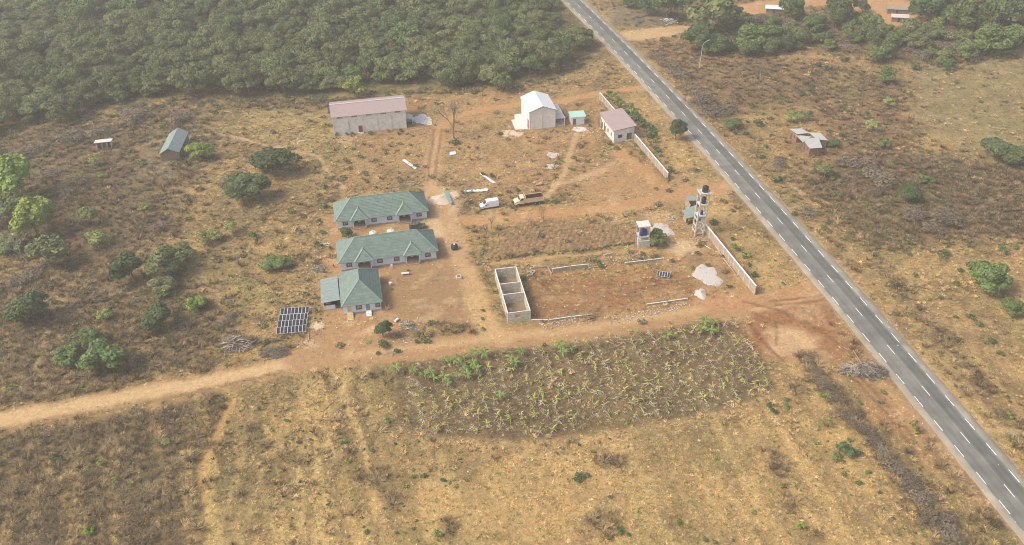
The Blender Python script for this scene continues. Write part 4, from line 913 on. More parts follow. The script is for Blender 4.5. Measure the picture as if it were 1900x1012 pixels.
# ---- water towers
def plastic_tank(c, r, h, m, label, lid=None):
    t = thing('water_tank', label, 'water tank', c)
    pr = [(r * .98, 0)]; n = 5
    for k in range(n): z = h * .82 * k / n; pr += [(r, z + .03), (r, z + h * .82 / n - .06), (r * .965, z + h * .82 / n - .03)]
    pr += [(r * .96, h * .84), (r * .6, h * .95), (r * .3, h * .98)]
    MB().lathe(pr, n=18).build('tank_body', M[m], t)
    MB().lathe([(r * .3, h * .975), (r * .32, h * 1.0), (r * .28, h * 1.05)], n=14).build('lid', M[lid or m], t); return t
def big_tower():
    O = at(1289.3, 438.8); t = thing('water_tower', 'tall slender concrete water tower with three platforms beside the boundary wall', 'water tower', O, math.radians(8))
    t.rotation_euler = (0, math.radians(2.6), math.radians(8))
    W, D = 2.35, 2.4; s = .3; zt = (6.7, 10.3, 13.9)
    for x in (0, W):
        for y in (0, D): MB().box(x - s/2, x + s/2, y - s/2, y + s/2, -.2, zt[2] - .2).build('column', M['concrete'], t)
    for z in (.9, 2.9, 4.9):
        for k, (a, b) in enumerate((((s/2, 0), (W - s/2, 0)), ((s/2, D), (W - s/2, D)))):
            MB().bar((a[0], a[1], z), (b[0], b[1], z), .24, .34).build('beam', M['concrete'], t)
        for a, b in (((0, s/2), (0, D - s/2)), ((W, s/2), (W, D - s/2))): MB().bar((a[0], a[1], z + .25), (b[0], b[1], z + .25), .24, .34).build('beam', M['concrete'], t)
    for k, z in enumerate(zt):
        e = .16 if k < 2 else .42
        if k < 2: MB().box(s/2 + .005, W - s/2 - .005, -e, D + e, z - .22, z).box(-e, s/2, s/2 + .005, D - s/2 - .005, z - .22, z).box(W - s/2, W + e, s/2 + .005, D - s/2 - .005, z - .22, z).build('platform', M['pale_concrete'], t)
        else:
            MB().box(-e, W + e, -e, D + e, z - .2, z).build('platform', M['pale_concrete'], t)
            MB().box(-e, W + e, -e, -e + .12, z, z + .28).box(-e, W + e, D + e - .12, D + e, z, z + .28).box(-e, -e + .12, -e + .12, D + e - .12, z, z + .28).box(W + e - .12, W + e, -e + .12, D + e - .12, z, z + .28).build('parapet', M['concrete'], t)
    # tanks stand on the platforms
    mat_ = Matrix.Translation((O[0], O[1], 0)) @ Matrix.Rotation(math.radians(8), 4, 'Z') @ Matrix.Rotation(math.radians(2.6), 4, 'Y')
    for (x, y, z), r, h, m, lb in (((1.35, 1.3, zt[2] + .01), .86, 1.9, 'black_plastic', 'ribbed black water tank on the very top of the tall tower'),
                                   ((1.3, 1.15, zt[1] + .01), .72, 1.95, 'black_plastic', 'black water tank under the top slab of the tall tower'),
                                   ((1.25, .9, zt[0] + .01), .42, 1.3, 'blue_plastic', 'blue barrel on the lowest platform of the tall tower')):
        c = mat_ @ Vector((x, y, z)); o = plastic_tank(c, r, h, m, lb); o.rotation_euler = (0, math.radians(2.6), math.radians(8))
big_tower()
def small_tower():
    O = at(1184, 460); t = thing('water_tower', 'short concrete water tower with blue tanks under a flat white slab', 'water tower', O, math.radians(7))
    W, D, s = 2.9, 2.6, .24
    for x in (0, W):
        for y in (0, D): MB().box(x - s/2, x + s/2, y - s/2, y + s/2, -.1, 6.8).build('column', M['concrete'], t)
    MB().box(-.3, W + .3, -.3, D + .3, 6.8, 7.02).build('top_slab', M['pale_concrete'], t)
    MB().box(s/2 + .01, W - s/2 - .01, -.12, D + .12, 3.3, 3.55).build('platform', M['pale_concrete'], t)
    MB().bar((0, 0, 3.42), (0, D, 3.42), .2, .3).bar((W, 0, 3.42), (W, D, 3.42), .2, .3).build('beam', M['concrete'], t)
    MB().box(s/2 + .02, W + .35, -.35, D - .4, -.1, 2.25).build('block_base', M['block'], t)
    for x, y, r in ((.95, .75, .58), (2.0, .95, .62), (1.6, 1.95, .5)):
        p = Matrix.Rotation(math.radians(7), 4, 'Z') @ Vector((x, y, 3.56)); plastic_tank((O[0] + p.x, O[1] + p.y, 3.56), r, 1.75, 'blue_plastic',
            {.58: 'blue tank at the front left on the platform of the short water tower', .62: 'blue tank at the front right on the platform of the short water tower', .5: 'blue tank at the back on the platform of the short water tower'}[r])
    plastic_tank(at(1217.5, 456), .55, 1.3, 'blue_plastic', 'blue barrel half hidden in the bush beside the short water tower')
small_tower()
plastic_tank((*at(843.3, 462), 0), .95, 1.6, 'navy', 'dark tank with a white lid standing alone on the bare yard', 'white_paint')
plastic_tank((*at(317, 517), 0), .8, 1.4, 'blue_plastic', 'dark blue tank under the grey-green tree on the left hillside')

def lean_shed():
    O = at(1284, 407); t = thing('tin_shed', 'low shed of two faded green sheet roofs at the foot of the tall water tower', 'shed', O, 0)
    def L(p, z): a = at(p[0], p[1], z); return (a[0] - O[0], a[1] - O[1], z)
    r = MB(); corrugated(r, (L((1275, 405.5), 2.1), L((1290, 401.5), 2.3), L((1291.5, 380), 2.6), L((1265, 391.5), 2.2)), .5, .04); r.build('roof_sheet', M['aqua_roof'], t)
    r = MB(); corrugated(r, (L((1275.5, 371.5), 2.3), L((1293, 372.5), 2.3), L((1295, 364.5), 2.5), L((1271.5, 364.7), 2.5)), .5, .04); r.build('roof_sheet', M['aqua_roof'], t)
    def wl(p, q, h, m='shaded_wall_block', name='wall'):
        a, b = L(p, 0), L(q, 0); d = Vector(b) - Vector(a); c = (Vector(a) + Vector(b)) / 2
        MB().obox((c.x, c.y, h / 2 - .05), (d.length, .2, h + .1), math.atan2(d.y, d.x)).build(name, M[m], t)
    wl((1271.5, 379), (1280, 391), 2.0); wl((1268, 407), (1273, 414), 1.6); wl((1276, 417), (1290, 412), 1.2, 'brown_door', 'counter'); wl((1278, 385), (1297, 384), 2.2, 'dark_inside')
    for p in ((1268, 400), (1276, 417), (1291, 412)): a = L(p, 0); MB().box(a[0]-.07, a[0]+.07, a[1]-.07, a[1]+.07, -.1, 2.1).build('post', M['wood_grey'], t)
    c = at(1281, 413.5); k = thing('crate', 'bright yellow box under the faded green shed roof', 'box', (c[0], c[1], 0), .3)
    MB().box(-.7, .7, -.4, .4, .12, 1.15).build('box_body', M['yellow'], k); MB().box(-.74, .74, -.44, .44, 1.15, 1.22).build('lid', M['yellow'], k); MB().box(-.6, -.4, -.3, .3, -.02, .12).box(.4, .6, -.3, .3, -.02, .12).build('foot', M['wood_grey'], k)
lean_shed()

# ---- solar panels
def solar_row(FL, FR, n, depth, label, z0=.55, z1=1.35, group=None):
    a, b = Vector(at(*FL, z0)), Vector(at(*FR, z0)); d = b - a; rz = math.atan2(d.y, d.x)
    t = thing('solar_array', label, 'solar panels', (a.x, a.y), rz, group); pw = d.length / n
    sl = math.atan2(z1 - z0, depth); up = Vector((0, math.cos(sl), math.sin(sl))); L_ = math.hypot(depth, z1 - z0)
    nr = Vector((0, -math.sin(sl), math.cos(sl)))
    fm = cm = None
    for k in range(n):
        if fm is None:
            f = MB(); g = .06; w = pw - .03
            def pq(x, s, o=0): v = up * s + nr * o; return (x, v.y, v.z)
            f.slab([pq(0, 0, .04), pq(w, 0, .04), pq(w, g, .04), pq(0, g, .04)], .04).slab([pq(0, L_ - g, .04), pq(w, L_ - g, .04), pq(w, L_, .04), pq(0, L_, .04)], .04)
            f.slab([pq(0, g, .04), pq(g, g, .04), pq(g, L_ - g, .04), pq(0, L_ - g, .04)], .04).slab([pq(w - g, g, .04), pq(w, g, .04), pq(w, L_ - g, .04), pq(w - g, L_ - g, .04)], .04)
            fm = f.mesh('panel_frame', M['alu'])
            c = MB(); c.slab([pq(g, g, .03), pq(w - g, g, .03), pq(w - g, L_ - g, .03), pq(g, L_ - g, .03)], .02); cm = c.mesh('cell_sheet', M['cell'])
        o = link('panel', fm, t); o.location = (pw * k, 0, z0); link('cell_sheet', cm, o)
    for k in range(0, n + 1, 2):
        x = min(pw * k, pw * n - .1) + .03
        MB().box(x, x + .08, .12, .2, -.1, z0 + .04).box(x, x + .08, depth - .25, depth - .17, -.1, z1 - .12).build('leg', M['alu'], t)
    MB().bar((0, .2, z0 + .05), (pw * n, .2, z0 + .05), .06).bar((0, depth - .2, z1 - .12), (pw * n, depth - .2, z1 - .12), .06).build('rail', M['alu'], t)
gp = 'rows of solar panels beside the square house'
for FL, FR, lb in (((513.1, 620.4), (568.0, 615.2), 'row of eight solar panels nearest the dirt road'), ((515, 608.3), (568.8, 604.4), 'second row of eight solar panels counted from the dirt road'),
                   ((517.2, 596.8), (570.8, 593.2), 'third row of eight solar panels counted from the dirt road'), ((520.0, 584.3), (573.2, 581.0), 'row of eight solar panels farthest from the dirt road')):
    solar_row(FL, FR, 8, 1.9, lb, .55, 1.2, gp)
solar_row((1218.3, 512), (1242.3, 515.5), 5, 1.6, 'small stand of five solar panels alone on the graded plot', .4, 1.0)

# ---- vehicles
def wheel(par, x, y, r=.36, w=.24, n=16):
    o = MB().cyl((x, y - w/2, r), (x, y + w/2, r), r, n=n).build('wheel', M['rubber'], par)
    MB().cyl((x, y - w/2 - .02, r), (x, y + w/2 + .02, r), r * .5, n=12).build('rim', M['hub'], o)
def prof(mb, pts, y0, y1, inset=0.0, z_in=1e9):
    """side profile (x, z) swept across the width, narrowing above z_in"""
    n = len(pts); A = [(x, y0 + (inset if z > z_in else 0), z) for x, z in pts]; B = [(x, y1 - (inset if z > z_in else 0), z) for x, z in pts]
    return mb.add(A + B, [tuple(range(n)), tuple(range(2*n - 1, n - 1, -1))] + [(i, n + i, n + (i+1) % n, (i+1) % n) for i in range(n)])
def bevel(o, w=.05, seg=2):
    m = o.modifiers.new('soft_edge', 'BEVEL'); m.width = w; m.segments = seg; m.limit_method = 'ANGLE'; m.angle_limit = math.radians(25); return o
def van():
    p, q = Vector(at(892.5, 390.5)), Vector(at(925, 385.5)); d = (q - p); O = p
    t = thing('cargo_van', 'white high-roof cargo van parked nose left on the bare yard', 'van', (O.x, O.y), math.atan2(d.y, d.x))
    L_, W, Hh = 5.7, 2.05, 2.6
    body = prof(MB(), [(0, .35), (0, .95), (.12, 1.15), (1.0, 1.45), (1.95, 2.45), (2.3, Hh), (L_ - .12, Hh - .02), (L_, Hh - .2), (L_, .4)], 0, W, .14, 1.5)
    bevel(body.build('body', M['van_white'], t), .09, 3)
    MB().add([(1.06, .22, 1.53), (1.06, W - .22, 1.53), (1.86, W - .24, 2.36), (1.86, .24, 2.36)], [(0, 3, 2, 1)]).build('windscreen', M['glass'], t).location = (-.035, 0, .03)
    for y, s in ((-.012, 1), (W + .012, -1)):
        yy = y
        MB().add([(1.15, y, 1.42), (2.35, y, 1.42), (2.35, y + s * .13, 2.15), (1.82, y + s * .13, 2.15)], [(0, 1, 2, 3) if s > 0 else (0, 3, 2, 1)]).build('side_window', M['glass'], t)
        MB().box(1.5, 1.72, *(sorted((y, y - s * .22))), 1.35, 1.6).build('mirror', M['black_plastic'], t)
        MB().box(.9, 5.5, *(sorted((y, y - s * .02))), .42, .55).build('sill_trim', M['rubber'], t)
    MB().box(-.06, .12, .05, W - .05, .32, .62).build('bumper', M['black_plastic'], t)
    MB().box(L_ - .05, L_ + .06, .05, W - .05, .36, .58).build('bumper', M['black_plastic'], t)
    for y in (.12, W - .42): MB().box(-.03, .1, y, y + .3, .78, .98).build('headlight', M['chrome'], t)
    for y in (.05, W - .2): MB().box(L_ - .02, L_ + .02, y, y + .15, .9, 1.5).build('tail_light', M['red_door'], t)
    for x in (3.2, 4.0, 4.8): MB().box(x, x + .03, .2, W - .2, Hh - .01, Hh + .02).build('roof_rib', M['van_white'], t)
    for x in (1.05, 4.65):
        for y in (.14, W - .14): wheel(t, x, y)
van()
def truck():
    p, q = Vector(at(955.2, 386)), Vector(at(1004.5, 379.2)); d = q - p
    t = thing('dump_truck', 'cream dump truck with a tan ribbed cargo bed and dark red inside', 'truck', (p.x, p.y), math.atan2(d.y, d.x)); t.scale = (1.14, 1.08, 1.08)
    W = 2.45
    bevel(prof(MB(), [(0, .75), (.05, 1.45), (.35, 1.75), (1.5, 1.95), (1.5, .75)], .18, W - .18).build('hood', M['cream_paint'], t), .12, 3)
    bevel(prof(MB(), [(1.3, .85), (1.3, 1.9), (1.62, 2.72), (2.7, 2.75), (2.78, 2.6), (2.78, .85)], .12, W - .12).build('cab', M['cream_paint'], t), .1, 3)
    MB().add([(1.33, .3, 1.99), (1.33, W - .3, 1.99), (1.57, W - .32, 2.62), (1.57, .32, 2.62)], [(0, 3, 2, 1)]).build('windscreen', M['glass'], t).location = (-.04, 0, .02)
    for y, s in ((.105, 1), (W - .105, -1)):
        MB().box(1.75, 2.45, *(sorted((y, y - s * .012))), 1.95, 2.5).build('side_window', M['glass'], t)
        MB().box(1.5, 1.6, *(sorted((y, y - s * .3))), 1.9, 2.25).build('mirror', M['black_plastic'], t)
    for y0, y1 in ((.0, .5), (W - .5, W)):
        f = MB(); n = 6
        for k in range(n):
            a0, a1 = math.pi * k / n, math.pi * (k + 1) / n
            f.slab([(1.0 + .68 * math.cos(a1), y0, .55 + .62 * math.sin(a1)), (1.0 + .68 * math.cos(a0), y0, .55 + .62 * math.sin(a0)), (1.0 + .68 * math.cos(a0), y1, .55 + .62 * math.sin(a0)), (1.0 + .68 * math.cos(a1), y1, .55 + .62 * math.sin(a1))], .05)
        f.build('mudguard', M['cream_paint'], t)
    MB().box(-.18, .02, .05, W - .05, .5, .78).build('bumper', M['rubber'], t)
    MB().box(-.02, .04, .65, W - .65, .85, 1.4).build('grille', M['black_plastic'], t)
    for y in (.3, W - .55): MB().box(-.03, .05, y, y + .25, .9, 1.15).build('headlight', M['chrome'], t)
    MB().box(.5, 7.6, .75, .95, .6, .85).box(.5, 7.6, W - .95, W - .75, .6, .85).build('chassis', M['rubber'], t)
    x0, x1, z0, z1 = 3.0, 8.0, 1.05, 2.35
    MB().box(x0, x1, 0, W, z0 - .08, z0).build('bed_floor', M['maroon'], t)
    for y0, y1 in ((0, .07), (W - .07, W)):
        b = MB().box(x0, x1, y0, y1, z0, z1).build('side_panel', M['tan_panel'], t); iy = (.072, .085) if y0 == 0 else (W - .085, W - .072)
        MB().box(x0 + .08, x1 - .08, iy[0], iy[1], z0 + .02, z1 - .02).build('inner_lining', M['maroon'], b)
        r = MB(); oy = (-.07, -.002) if y0 == 0 else (W + .002, W + .07)
        for k in range(6): xx = x0 + (x1 - x0 - .12) * k / 5; r.box(xx, xx + .12, *oy, z0 - .05, z1)
        r.box(x0, x1, *oy, z1, z1 + .07); r.build('rib', M['cream_paint'], b)
    MB().box(x0, x0 + .07, .071, W - .071, z0, z1 + .55).build('headboard', M['cream_paint'], t)
    MB().box(x1 - .07, x1, .071, W - .071, z0, z1).build('tailgate', M['maroon'], t)
    for y in (.05, W - .1): MB().box(x0 - .06, x0 + .0, y, y + .06, z0, z1 + .9).build('post', M['cream_paint'], t); MB().box(x1, x1 + .06, y, y + .06, z0, z1 + .5).build('post', M['cream_paint'], t)
    for y in (.2, W - .2): wheel(t, 1.0, y, .5, .3); wheel(t, 5.6, y, .5, .4); wheel(t, 6.8, y, .5, .4)
truck()
def suv():
    p, q = Vector(at(758, 429)), Vector(at(795, 424.5)); d = q - p
    t = thing('parked_suv', 'dark green four-wheel drive with a roof rack parked behind the middle house', 'car', (p.x + .3, p.y), math.atan2(d.y, d.x))
    W, L_ = 1.9, 4.9
    bevel(prof(MB(), [(0, .4), (0, .95), (.1, 1.05), (3.7, 1.1), (4.8, .98), (L_, .9), (L_, .4)], 0, W).build('body', M['suv_paint'], t), .08, 3)
    bevel(prof(MB(), [(.1, 1.03), (.35, 1.78), (2.9, 1.8), (3.75, 1.08)], .08, W - .08, .12, 1.4).build('cabin', M['suv_paint'], t), .06, 2)
    MB().add([(2.97, .3, 1.75), (3.68, .2, 1.16), (3.68, W - .2, 1.16), (2.97, W - .3, 1.75)], [(0, 1, 2, 3)]).build('windscreen', M['glass'], t).location = (.05, 0, .04)
    for y, s in ((.07, 1), (W - .07, -1)): MB().add([(.5, y, 1.15), (3.4, y, 1.15), (2.85, y + s * .1, 1.68), (.6, y + s * .1, 1.68)], [(0, 1, 2, 3)]).build('side_window', M['glass'], t)
    r = MB()
    for y in (.25, W - .25): r.bar((.5, y, 1.92), (2.7, y, 1.92), .05)
    for k in range(6): x = .5 + k * .44; r.bar((x, .25, 1.92), (x, W - .25, 1.92), .05); r.box(x - .02, x + .02, .24, .28, 1.79, 1.91) if k % 2 == 0 else None
    r.build('roof_rack', M['chrome'], t)
    for x in (.95, 3.9):
        for y in (.1, W - .1): wheel(t, x, y, .38, .22)
suv()
for px, rr, lb in (((692.5, 436), 1.1, 'pale round septic cover between the two long houses, the one nearer the bush'), ((725.5, 433), 1.15, 'pale round septic cover between the two long houses, the one nearer the parked car')):
    c = at(*px); t = thing('tank_cover', lb, 'tank', c); MB().lathe([(rr, -.05), (rr, .7), (rr * .9, .95), (rr * .5, 1.12), (rr * .2, 1.15)], n=20).build('dome', M['pale_concrete'], t)
    MB().lathe([(rr * .2, 1.15), (rr * .2, 1.3), (rr * .15, 1.32)], n=10).build('lid', M['concrete'], t)

# ---- street lamp on the far verge
def lamp():
    O = at(1297, 128.5); t = thing('street_lamp', 'leaning pale lamp post with a curved arm on the verge beyond the road', 'street lamp', O)
    t.rotation_euler = (0, math.radians(3), 0)
    MB().cyl((0, 0, -.2), (0, 0, 9.6), .13, .09, 8).build('pole', M['alu'], t)
    MB().cyl((0, 0, 9.55), (.35, 0, 10.7), .08, .07, 6).cyl((.35, 0, 10.65), (1.6, .2, 11.6), .07, .06, 6).build('arm', M['alu'], t)
    MB().obox((2.0, .25, 11.75), (.9, .3, .16), .1, -.5).build('lamp_head', M['concrete'], t)
lamp()

# ------------------------------------------------------------------ trees and shrubs
def leaf_cloud(rng, rx, ry, rz, zc, nl, nleaf, size, lobe=.42, spread_=(.35, .72)):
    """leaf clumps spread over the lobes of an uneven crown -> vertices, quads"""
    lc = []; lr = []
    for k in range(nl):
        a = rng.uniform(0, 2 * np.pi); e = rng.uniform(-.25, 1.0); ce = math.cos(e * math.pi / 2 * .9); rr = rng.uniform(*spread_)
        lc.append((rx * rr * ce * math.cos(a), ry * rr * ce * math.sin(a), zc + rz * rr * math.sin(e * math.pi / 2 * .9))); lr.append(rng.uniform(.6, 1.15) * lobe)
    lc = np.array(lc); lr = np.array(lr); S = np.array([rx, ry, rz])
    w = lr ** 2 / (lr ** 2).sum(); m = int(nleaf * 1.9); idx = rng.choice(nl, m, p=w)
    d = rng.normal(size=(m, 3)); d /= np.linalg.norm(d, axis=1)[:, None]; d[:, 2] = np.where(d[:, 2] < -.35, -d[:, 2], d[:, 2])
    rad = lr[idx][:, None] * rng.uniform(.78, 1.06, (m, 1))
    p = lc[idx] + d * rad * S
    # drop leaves deep inside other lobes
    keep = np.ones(m, bool)
    for k in range(nl):
        q = (p - lc[k]) / S; keep &= ~((np.linalg.norm(q, axis=1) < lr[k] * .72) & (idx != k))
    p = p[keep][:nleaf]; d = d[keep][:nleaf]; m = len(p)
    n = d + rng.normal(size=(m, 3)) * .55 + np.array([0, 0, .35]); n /= np.linalg.norm(n, axis=1)[:, None]
    t = np.cross(n, rng.normal(size=(m, 3))); t /= np.linalg.norm(t, axis=1)[:, None]; b = np.cross(n, t)
    s = size * rng.uniform(.55, 1.3, (m, 1)); s2 = s * rng.uniform(.45, .9, (m, 1))
    v = np.stack([p - t * s, p - b * s2 - n * s * .15, p + t * s, p + b * s2 + n * s * .1], 1).reshape(-1, 3)
    return v, np.arange(m * 4).reshape(m, 4), lc
def tube_np(mb, pts, r0, r1, n=6):
    for k in range(len(pts) - 1):
        a = r0 + (r1 - r0) * k / (len(pts) - 1); b = r0 + (r1 - r0) * (k + 1) / (len(pts) - 1); mb.cyl(pts[k], pts[k + 1], a, b, n, cap=False)
def trunk_mesh(rng, lc, h, r, m, lean=.1):
    mb = MB(); top = Vector((rng.normal() * lean * h, rng.normal() * lean * h, h))
    tube_np(mb, [Vector((0, 0, -.3)), top * .5 + Vector((rng.normal() * .1, rng.normal() * .1, 0)), top], r, r * .6, 7)
    for c in lc[:7]:
        c = Vector(c); mid = top.lerp(c, .5) + Vector((0, 0, -.1 * (c - top).length)); tube_np(mb, [top, mid, c], r * .4, r * .12, 5)
    return mb.mesh('trunk', m)
PROTO = {}
def tree_proto(key, seed, rx, rz, zc, nl, nleaf, size, lm, bm='bark', lobe=.42, th=None, tr=.22, sp=(.35, .72)):
    rng = np.random.default_rng(seed)
    v, q, lc = leaf_cloud(rng, rx, rx * rng.uniform(.85, 1.1), rz, zc, nl, nleaf, size, lobe, sp)
    cm = mesh_np('crown', v, q, M[lm]); tm = trunk_mesh(rng, lc, th or zc * .7, tr, M[bm])
    PROTO.setdefault(key, []).append((cm, tm))
for k in range(7): tree_proto('forest', 100 + k, 6.9, 3.5, 3.3, 40, 6800, .34, 'leaf_forest', lobe=.29, tr=.28, sp=(.25, .86))
for k in range(2): tree_proto('forest_light', 120 + k, 6.0, 3.8, 4.2, 16, 4200, .36, 'leaf_mid', lobe=.38, tr=.25)
for k in range(3): tree_proto('dark', 130 + k, 1.0, .85, .75, 24, 3600, .07, 'leaf_dark', lobe=.32, tr=.05, sp=(.2, .76))
for k in range(3): tree_proto('mid', 140 + k, 1.0, .80, .75, 20, 2700, .07, 'leaf_mid', lobe=.30, tr=.045, sp=(.2, .80))
for k in range(2): tree_proto('bright', 150 + k, 1.0, .90, .80, 22, 3200, .07, 'leaf_bright', lobe=.32, tr=.045, sp=(.2, .76))
for k in range(2): tree_proto('yellow', 160 + k, 1.0, .75, .9, 9, 700, .095, 'leaf_yellow', lobe=.36, tr=.03)
for k in range(2): tree_proto('grey', 170 + k, 1.0, .75, .85, 16, 1500, .085, 'leaf_grey', lobe=.38, tr=.04, bm='bark_pale')
for k in range(2): tree_proto('brown', 180 + k, 1.0, .6, .5, 12, 620, .062, 'leaf_brown', lobe=.42, tr=.03, sp=(.1, .7))
for k in range(4): tree_proto('shrub', 190 + k, 1.0, .65, .5, 6, 130, .20, 'leaf_mid', lobe=.42, tr=.04)
for k in range(3): tree_proto('shrub_bright', 200 + k, 1.0, .65, .5, 6, 130, .20, 'leaf_bright', lobe=.42, tr=.04)
for k in range(3): tree_proto('shrub_dark', 210 + k, 1.0, .65, .5, 6, 150, .20, 'leaf_dark', lobe=.42, tr=.04)
def grow(key, name, x, y, s, label, cat, group=None, sz=None, z=0.0):
    """plant one tree or shrub of radius s"""
    cm, tm = PROTO[key][R.randrange(len(PROTO[key]))]
    t = thing(name, label, cat, (x, y, z), R.uniform(0, 6.28), group)
    hs = s * (sz or 1.0)
    if key.startswith('forest'): hs = s
    t.scale = (s, s, hs)
    link('crown', cm, t); link('trunk' if cat == 'tree' else 'stem', tm, t); return t

def fill(poly, step, jit=.45, n_max=300):
    """jittered stand of points over a polygon of places"""
    xs = [p[0] for p in poly]; ys = [p[1] for p in poly]; out = []; row = 0
    y = min(ys)
    while y < max(ys):
        x = min(xs) + (step / 2 if row % 2 else 0)
        while x < max(xs): out.append((x + R.uniform(-jit, jit) * step, y + R.uniform(-jit, jit) * step)); x += step
        y += step * .87; row += 1
    a = np.array(out); m = inside(a[:, 0], a[:, 1], poly); return [tuple(p) for p in a[m]]
FOREST_POLY = P_(-110,290, 0,242, 70,238, 130,218, 200,203, 300,184, 330,172, 400,176, 480,170, 570,172, 640,168, 690,160, 760,164, 860,160, 930,158, 980,142, 1050,124, 1080,98, 1074,62, 1040,34, 1006,0, 975,-50, 700,-62, 300,-58, -40,-50, -160,20)
fp = fill(FOREST_POLY, 11.2, .30)
_d = pl_dist(np.array([p[0] for p in fp]), np.array([p[1] for p in fp]), ROAD_LINE); fp = [p for p, d in zip(fp, _d) if d > 14.5]
fp.sort(key=lambda p: p[1])
print('forest trees', len(fp))
for i, (x, y) in enumerate(fp[:296]):
    light = R.random() < .12; s = R.choice([R.uniform(.62, .95), R.uniform(.95, 1.35), R.uniform(1.0, 1.45)])
    t = grow('forest_light' if light else 'forest', 'forest_tree', x, y, s, 'broad olive green tree of the dense forest in the upper left' if not light else 'lighter green tree among the darker crowns of the dense forest', 'tree',
         'crowns of the dense forest' if not light else 'lighter crowns in the dense forest')
    t.scale = (s, s, s * R.uniform(.85, 1.25))
LONE = [  # crown centre in the picture, crown width there, kind, height factor, label
  (22,335,88,'bright',1.0,'tall bright green tree at the left edge, upper of two bright crowns'), (10,392,74,'mid',.9,'duller green tree at the left edge below the tall bright one'),
  (60,408,78,'bright',1.0,'bright green tree behind the bare grey leafless tree'), (88,470,76,'grey',.8,'grey-green spreading tree right of the bare grey tree'),
  (20,450,50,'mid',.7,'mid green crown behind the bare grey tree at the left edge'),
  (165,402,36,'yellow',1.0,'thin yellow-green tree alone on the slope above another'), (182,444,40,'yellow',.8,'thin yellow-green bushy tree below its taller twin on the left slope'),
  (240,497,62,'dark',.95,'round very dark green tree touching a paler spreading tree'), (305,490,66,'grey',.8,'spreading grey-green tree with the blue tank beneath it'),
  (340,468,42,'grey',.8,'grey-green crown at the upper right shoulder of the spreading tree'), (298,530,44,'grey',.7,'small grey-green tree just below the spreading tree with the tank'),
  (510,300,84,'dark',.6,'wide low dark green tree on the slope below the footpath'), (447,354,88,'dark',.55,'wide low dark green tree left of the upper long house'),
  (53,572,72,'dark',.9,'big rounded dark green tree near the left edge above the dirt road'), (292,588,58,'dark',.9,'dark green tree standing left of the bright round shrub'),
  (365,565,34,'bright',.9,'small bright green round tree left of the solar panels'), (195,586,28,'yellow',.9,'small yellow-green tree between two dark trees on the left'),
  (128,655,56,'mid',.7,'leftmost lobe of the thicket of three trees near the dirt road'), (165,632,50,'mid',.7,'rear tree of the thicket of three near the dirt road'), (198,664,82,'mid',.75,'largest tree of the thicket of three near the dirt road'),
  (370,281,46,'bright',.7,'bright green tree right of the green barn'), (713,611,30,'dark',1.3,'upright dark green tree in front of the square house'), (512,491,46,'mid',.55,'low green bush tree left of the wood heap by the houses'),
  (1255,243,34,'dark',1.1,'compact dark green tree standing between boundary wall and road'), (1686,358,42,'dark',.9,'dark green tree alone in the dry scrub right of the road'),
  (1828,512,72,'mid',.75,'largest round green tree on the far side of the road'), (1875,570,40,'mid',.75,'smaller round green tree below the largest one right of the road'),
  (1858,276,62,'dark',.6,'dark low tree at the right edge, the left one of a pair'), (1893,290,56,'dark',.6,'dark low tree at the right edge, the right one of a pair'),
  (1645,138,34,'mid',1.0,'round crowned tree on a bare pale trunk in the upper right scrub'), (1620,235,26,'yellow',.9,'bright yellow-green tree in the scrub right of the brick cabin'),
  (1641,263,26,'mid',.8,'small green tree just below the yellow-green one right of the brick cabin'), (1472,217,28,'yellow',.7,'pale green bush tree behind the brick cabin'),
  (1500,214,20,'mid',1.3,'slim green tree behind the brick cabin'), (1548,266,26,'dark',.5,'dark bush pressed against the right side of the brick cabin'), (1363,231,32,'mid',.6,'green bush between the road and the brick cabin'),
  (1405,228,20,'mid',.8,'small green bush left of the brick cabin'), (1216,440,34,'mid',.9,'leafy bush tree growing against the short water tower'), (643,434,24,'dark',.9,'small dark round bush at the corner of the upper long house'),
  (658,163,40,'bright',.9,'light green tree behind the long shed'), (930,150,40,'mid',1.1,'light green tree at the forest edge behind the tall hall'),
  (1202,8,40,'dark',.9,'dark tree at the top edge beside the main road'), (1245,8,64,'dark',.9,'dark wide tree at the top edge left of the tallest grey tree'), (1318,28,84,'grey',1.0,'tall grey-green tree, the widest at the top of the picture'),
  (1296,72,58,'dark',.9,'dark green tree just left of the lamp post'), (1336,82,46,'dark',.8,'dark green tree just right of the lamp post'), (1390,66,60,'mid',.8,'green tree in the middle of the upper thicket'),
  (1386,92,26,'yellow',.9,'small pale tree in front of the upper thicket'), (1424,66,50,'mid',.7,'olive tree right of the middle of the upper thicket'), (1472,14,46,'dark',1.0,'dark dense tree behind the hut with the white roof'),
  (1556,18,58,'dark',.9,'rounded dark tree on the bare orange earth'), (1598,12,26,'dark',.9,'small dark tree beside the rounded one on the orange earth'), (1512,40,40,'dark',.7,'dark low tree below the bare orange earth'),
  (1730,20,64,'dark',.9,'dark tall tree at the top right beyond the thatched hut'), (1790,26,70,'mid',1.0,'green tall tree at the top right corner wood'), (1710,58,34,'mid',.9,'small green tree just below the thatched hut'),
  (1838,70,70,'mid',.8,'green spreading tree at the right end of the upper thicket'), (1626,102,50,'mid',.6,'low green tree in the middle right of the upper thicket'), (1870,20,70,'dark',.9,'hazy dark tree in the top right corner'),
  (1170,6,30,'dark',.6,'small dark tree at the top edge on the right of the road'),
]
def scale_at(py): return H / (math.cos(TH) * (py - 506) + F * math.sin(TH))
def plant_px(px, py, wpx, key, hf, label, cat='tree', name='tree', group=None):
    """crown centre seen at px, py: the foot stands below it by the crown's mid height"""
    s = wpx * scale_at(py) / 2 * (1.06 if wpx < 22 else 1.26); zc = s * hf * .95
    x, y = at(px, py, zc * .8); return grow(key, name, x, y, s, label, cat, group, hf)
